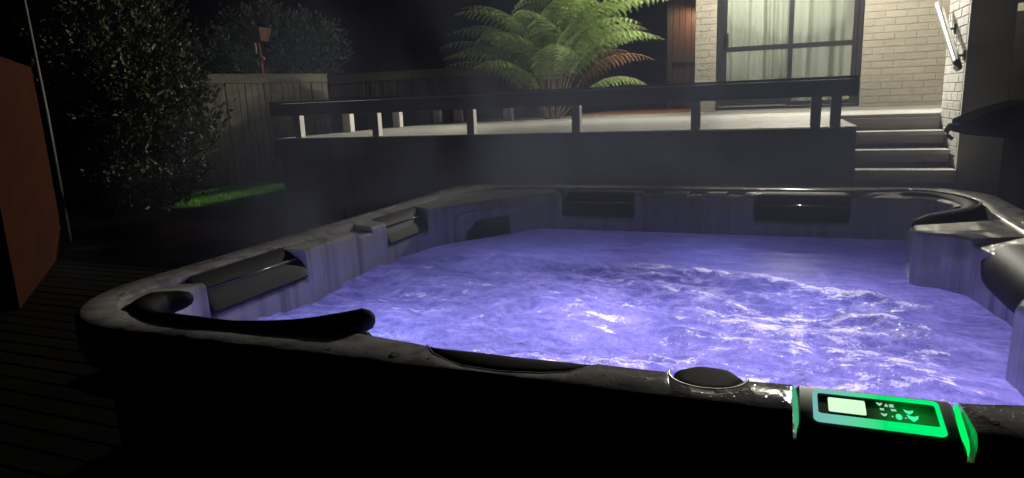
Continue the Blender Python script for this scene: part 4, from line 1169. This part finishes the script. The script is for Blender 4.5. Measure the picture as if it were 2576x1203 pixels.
# bird feeder post behind the fence
bf = thing("bird_feeder", "rusty brown bird feeder with flared tray on a slim post behind the fence", "bird feeder", (-8.35, 9.55, 0.3))
b = MB(); b.tube([(0, 0, 0), (0.0, 0, 1.6), (-0.03, 0.0, 2.18)], [0.026, 0.024, 0.022], 8); b.build("post", MT["rust"], bf, True)
vv = [(-.10, -.09, 2.18), (.10, -.09, 2.18), (.10, .09, 2.18), (-.10, .09, 2.18), (-.20, -.16, 2.36), (.14, -.16, 2.40), (.14, .16, 2.40), (-.20, .16, 2.36)]
link("tray", mesh("tray", vv, [(0, 3, 2, 1), (4, 5, 6, 7), (0, 1, 5, 4), (1, 2, 6, 5), (2, 3, 7, 6), (3, 0, 4, 7)], MT["rust"]), bf)
b = MB(); b.tube([(-.06, -.0, 1.72), (.07, .02, 1.72)], 0.02, 8); b.build("collar", MT["rust"], bf)
box("white_tag", -.085, -.045, -.06, -.05, 1.98, 2.16, MT["white_tag"], bf, 0.002)
box("white_tag", -.26, -.17, -.06, -.05, 2.26, 2.29, MT["white_tag"], bf, 0.002)
b = MB(); v, f = lathe([(0.01, 0), (0.03, .02), (0.03, .05), (0.01, .075)], 10); b.add([(a + .06, c - .03, d + 1.86) for a, c, d in v], f); b.build("red_cup", MT["red_plastic"], bf, True)

# ------------------------------------------------------------------ tree fern
FERN = Vector((-2.92, 8.95, 0.98))
fern = thing("tree_fern", "large green tree fern with arching fronds at the back of the deck", "tree fern", tuple(FERN))
right_az = math.degrees(math.atan2(c_right.y, c_right.x))
def frond(az_rel, e0, Lf, droop, brown=False, seed=0, wide=1.0):
    rs = random.Random(seed)
    az = rad(az_rel + right_az)
    hd = Vector((math.cos(az), math.sin(az), 0)); side = Vector((-math.sin(az), math.cos(az), 0))
    n = 44; pts = []; tang = []
    p = Vector((0, 0, 0)) + hd * 0.04 + side * rs.uniform(-.04, .04)
    tw = rs.uniform(-.25, .25)
    for i in range(n + 1):
        t = i / n
        e = rad(e0 - droop * (max(t - 0.28, 0) / 0.72) ** 1.15)
        d = hd * math.cos(e) + Vector((0, 0, 1)) * math.sin(e) + side * tw * t * .5
        d.normalize(); pts.append(p.copy()); tang.append(d); p = p + d * (Lf / n)
    sv = []; sf = []
    tb = MB(); tb.tube(pts[::3] + [pts[-1]], [0.011 * (1 - .85 * k / (n / 3)) + .0012 for k in range(len(pts[::3]) + 1)], 5)
    verts = []; faces = []
    npair = 20; t0 = 0.34
    for k in range(npair):
        t = t0 + (1 - t0) * (k + rs.uniform(-.15, .15)) / npair
        t = min(max(t, t0), .995)
        fi = t * n; i = min(int(fi), n - 1); fr_ = fi - i
        P = pts[i].lerp(pts[i + 1], fr_); T = tang[i].lerp(tang[min(i + 1, n)], fr_).normalized()
        s_ = (side - T * side.dot(T)).normalized(); up = s_.cross(T)
        if up.z < 0 and False: up = -up
        x = (t - t0) / (1 - t0)
        pl = 0.34 * wide * Lf / 2 * (math.sin(math.pi * min(1, (x + .14) / 1.14) ** 0.75) ** 0.85 if x < 1 else 0) * rs.uniform(.9, 1.08) + 0.012
        for sg in (-1, 1):
            nt = 11
            # the pinna curls down and towards the tip
            base = P; dirv = (s_ * sg * 0.93 + T * 0.36).normalized()
            nup = up if up.dot(Vector((0, 0, 1))) > 0 else up
            prev = base; step = pl / nt
            for q in range(nt):
                c = q / nt
                dd = (dirv + Vector((0, 0, -1)) * (0.22 + 1.1 * c * c + (0.5 if brown else 0) * c) - nup * 0.10 * c).normalized()
                nx_ = prev + dd * step
                w = pl * 0.165 * (1 - c) ** 0.7 * (0.55 + 0.45 * min(1, c * 6)) + 0.003
                lat = dd.cross(nup).normalized()
                b0 = len(verts)
                mid = prev.lerp(nx_, .5)
                lean = dd * step * 0.75
                verts += [prev, nx_, mid + lat * w + lean - nup * w * .2, mid - lat * w + lean - nup * w * .2]
                faces += [(b0, b0 + 2, b0 + 1), (b0, b0 + 1, b0 + 3)]
                prev = nx_
    me = mesh("frond", verts + tb.v, faces + [tuple(i + len(verts) for i in q) for q in tb.f], MT["fern_brown"] if brown else MT["fern"])
    me.materials.append(MT["fern_stem"])
    me.polygons.foreach_set("material_index", [0] * len(faces) + [1] * len(tb.f))
    o = link("frond", me, fern)
    if brown: o["label"] = "brown dying frond"
FR = None
fl_list = [(180, 62, 2.25, 92), (189, 58, 2.1, 92), (172, 70, 2.4, 100), (200, 66, 2.1, 108), (160, 62, 2.15, 95), (212, 60, 1.8, 100), (176, 52, 2.0, 80),
           (150, 74, 2.3, 100), (226, 74, 2.1, 118), (272, 83, 1.8, 150), (286, 84, 2.45, 112), (318, 76, 2.2, 112),
           (338, 70, 2.1, 108), (2, 46, 1.65, 96), (8, 66, 2.2, 100), (350, 76, 2.5, 98), (20, 70, 2.3, 98), (60, 74, 2.2, 104), (90, 72, 2.0, 110), (120, 72, 2.1, 110),
           (40, 78, 2.5, 92), (330, 85, 2.95, 84), (15, 83, 2.9, 86), (262, 86, 2.6, 104), (196, 78, 2.5, 105), (322, 80, 2.5, 115), (245, 80, 2.3, 118), (168, 80, 2.6, 98)]
for i, (a, e, l, d) in enumerate(fl_list): frond(a, e + (3 if 150 < a < 215 else 0), l * (0.92 if 150 < a < 215 else 1.0), d, False, i + 1, 1.0 + (0.15 if i in (10, 11, 23) else 0))
for i, (a, e, l, d) in enumerate([(6, 58, 1.85, 90), (24, 64, 1.9, 100)]): frond(a, e, l, d, True, 60 + i, .9)

# ------------------------------------------------------------------ steam
def steam():
    x0, x1, y0, y1, z0, z1 = -3.6, 2.0, 1.02, 4.95, 0.80, 3.0
    v, f = box_vf(x0, x1, y0, y1, z0, z1)
    M = bpy.data.materials.new("steam"); M.use_nodes = True; M.node_tree.nodes.clear()
    out = N(M, "ShaderNodeOutputMaterial"); pv = N(M, "ShaderNodeVolumePrincipled")
    pv.inputs["Color"].default_value = (0.62, 0.68, 1.0, 1); pv.inputs["Anisotropy"].default_value = -0.25  # blue glow of the tub light put into the steam colour
    g = N(M, "ShaderNodeNewGeometry"); sp = N(M, "ShaderNodeSeparateXYZ"); L(M, g.outputs["Position"], sp.inputs[0])
    def fade(sock, a, b, c, d):
        m1 = N(M, "ShaderNodeMapRange"); m1.interpolation_type = 'SMOOTHSTEP'; m1.inputs[1].default_value = a; m1.inputs[2].default_value = b; L(M, sock, m1.inputs[0])
        m2 = N(M, "ShaderNodeMapRange"); m2.interpolation_type = 'SMOOTHSTEP'; m2.inputs[1].default_value = d; m2.inputs[2].default_value = c; L(M, sock, m2.inputs[0])
        return math_(M, 'MULTIPLY', m1.outputs[0], m2.outputs[0])
    fx = fade(sp.outputs[0], -2.5, -0.8, -0.5, 1.1); fy = fade(sp.outputs[1], 1.1, 1.9, 3.4, 4.8)
    fz = N(M, "ShaderNodeMapRange"); fz.inputs[1].default_value = 2.9; fz.inputs[2].default_value = 0.8; L(M, sp.outputs[2], fz.inputs[0])
    fz2 = math_(M, 'POWER', fz.outputs[0], 3.2)
    nz = noise(M, geocoords(M, (1, 1, 0.75)), 1.5, 4, 0.55, 0.8)
    nn = ramp(M, nz, [(0.45, (0.06, 0.06, 0.06)), (0.60, (1, 1, 1))])
    den = math_(M, 'MULTIPLY', math_(M, 'MULTIPLY', fx, fy), math_(M, 'MULTIPLY', fz2, nn))
    den = math_(M, 'MULTIPLY', den, STEAM)
    lay = N(M, "ShaderNodeMapRange"); lay.interpolation_type = 'SMOOTHSTEP'; lay.inputs[1].default_value = 1.22; lay.inputs[2].default_value = 0.80; L(M, sp.outputs[2], lay.inputs[0])
    fx2 = fade(sp.outputs[0], -1.5, -0.9, 0.2, 0.75); fy2 = fade(sp.outputs[1], 1.4, 2.2, 2.9, 3.6)
    n2 = ramp(M, noise(M, geocoords(M), 2.4, 4, 0.55, 0.8), [(0.38, (0.25, 0.25, 0.25)), (0.65, (1, 1, 1))])
    den = math_(M, 'ADD', den, math_(M, 'MULTIPLY', math_(M, 'MULTIPLY', lay.outputs[0], math_(M, 'MULTIPLY', fx2, fy2)), math_(M, 'MULTIPLY', n2, MIST)))
    L(M, den, pv.inputs["Density"])
    L(M, pv.outputs[0], out.inputs["Volume"])
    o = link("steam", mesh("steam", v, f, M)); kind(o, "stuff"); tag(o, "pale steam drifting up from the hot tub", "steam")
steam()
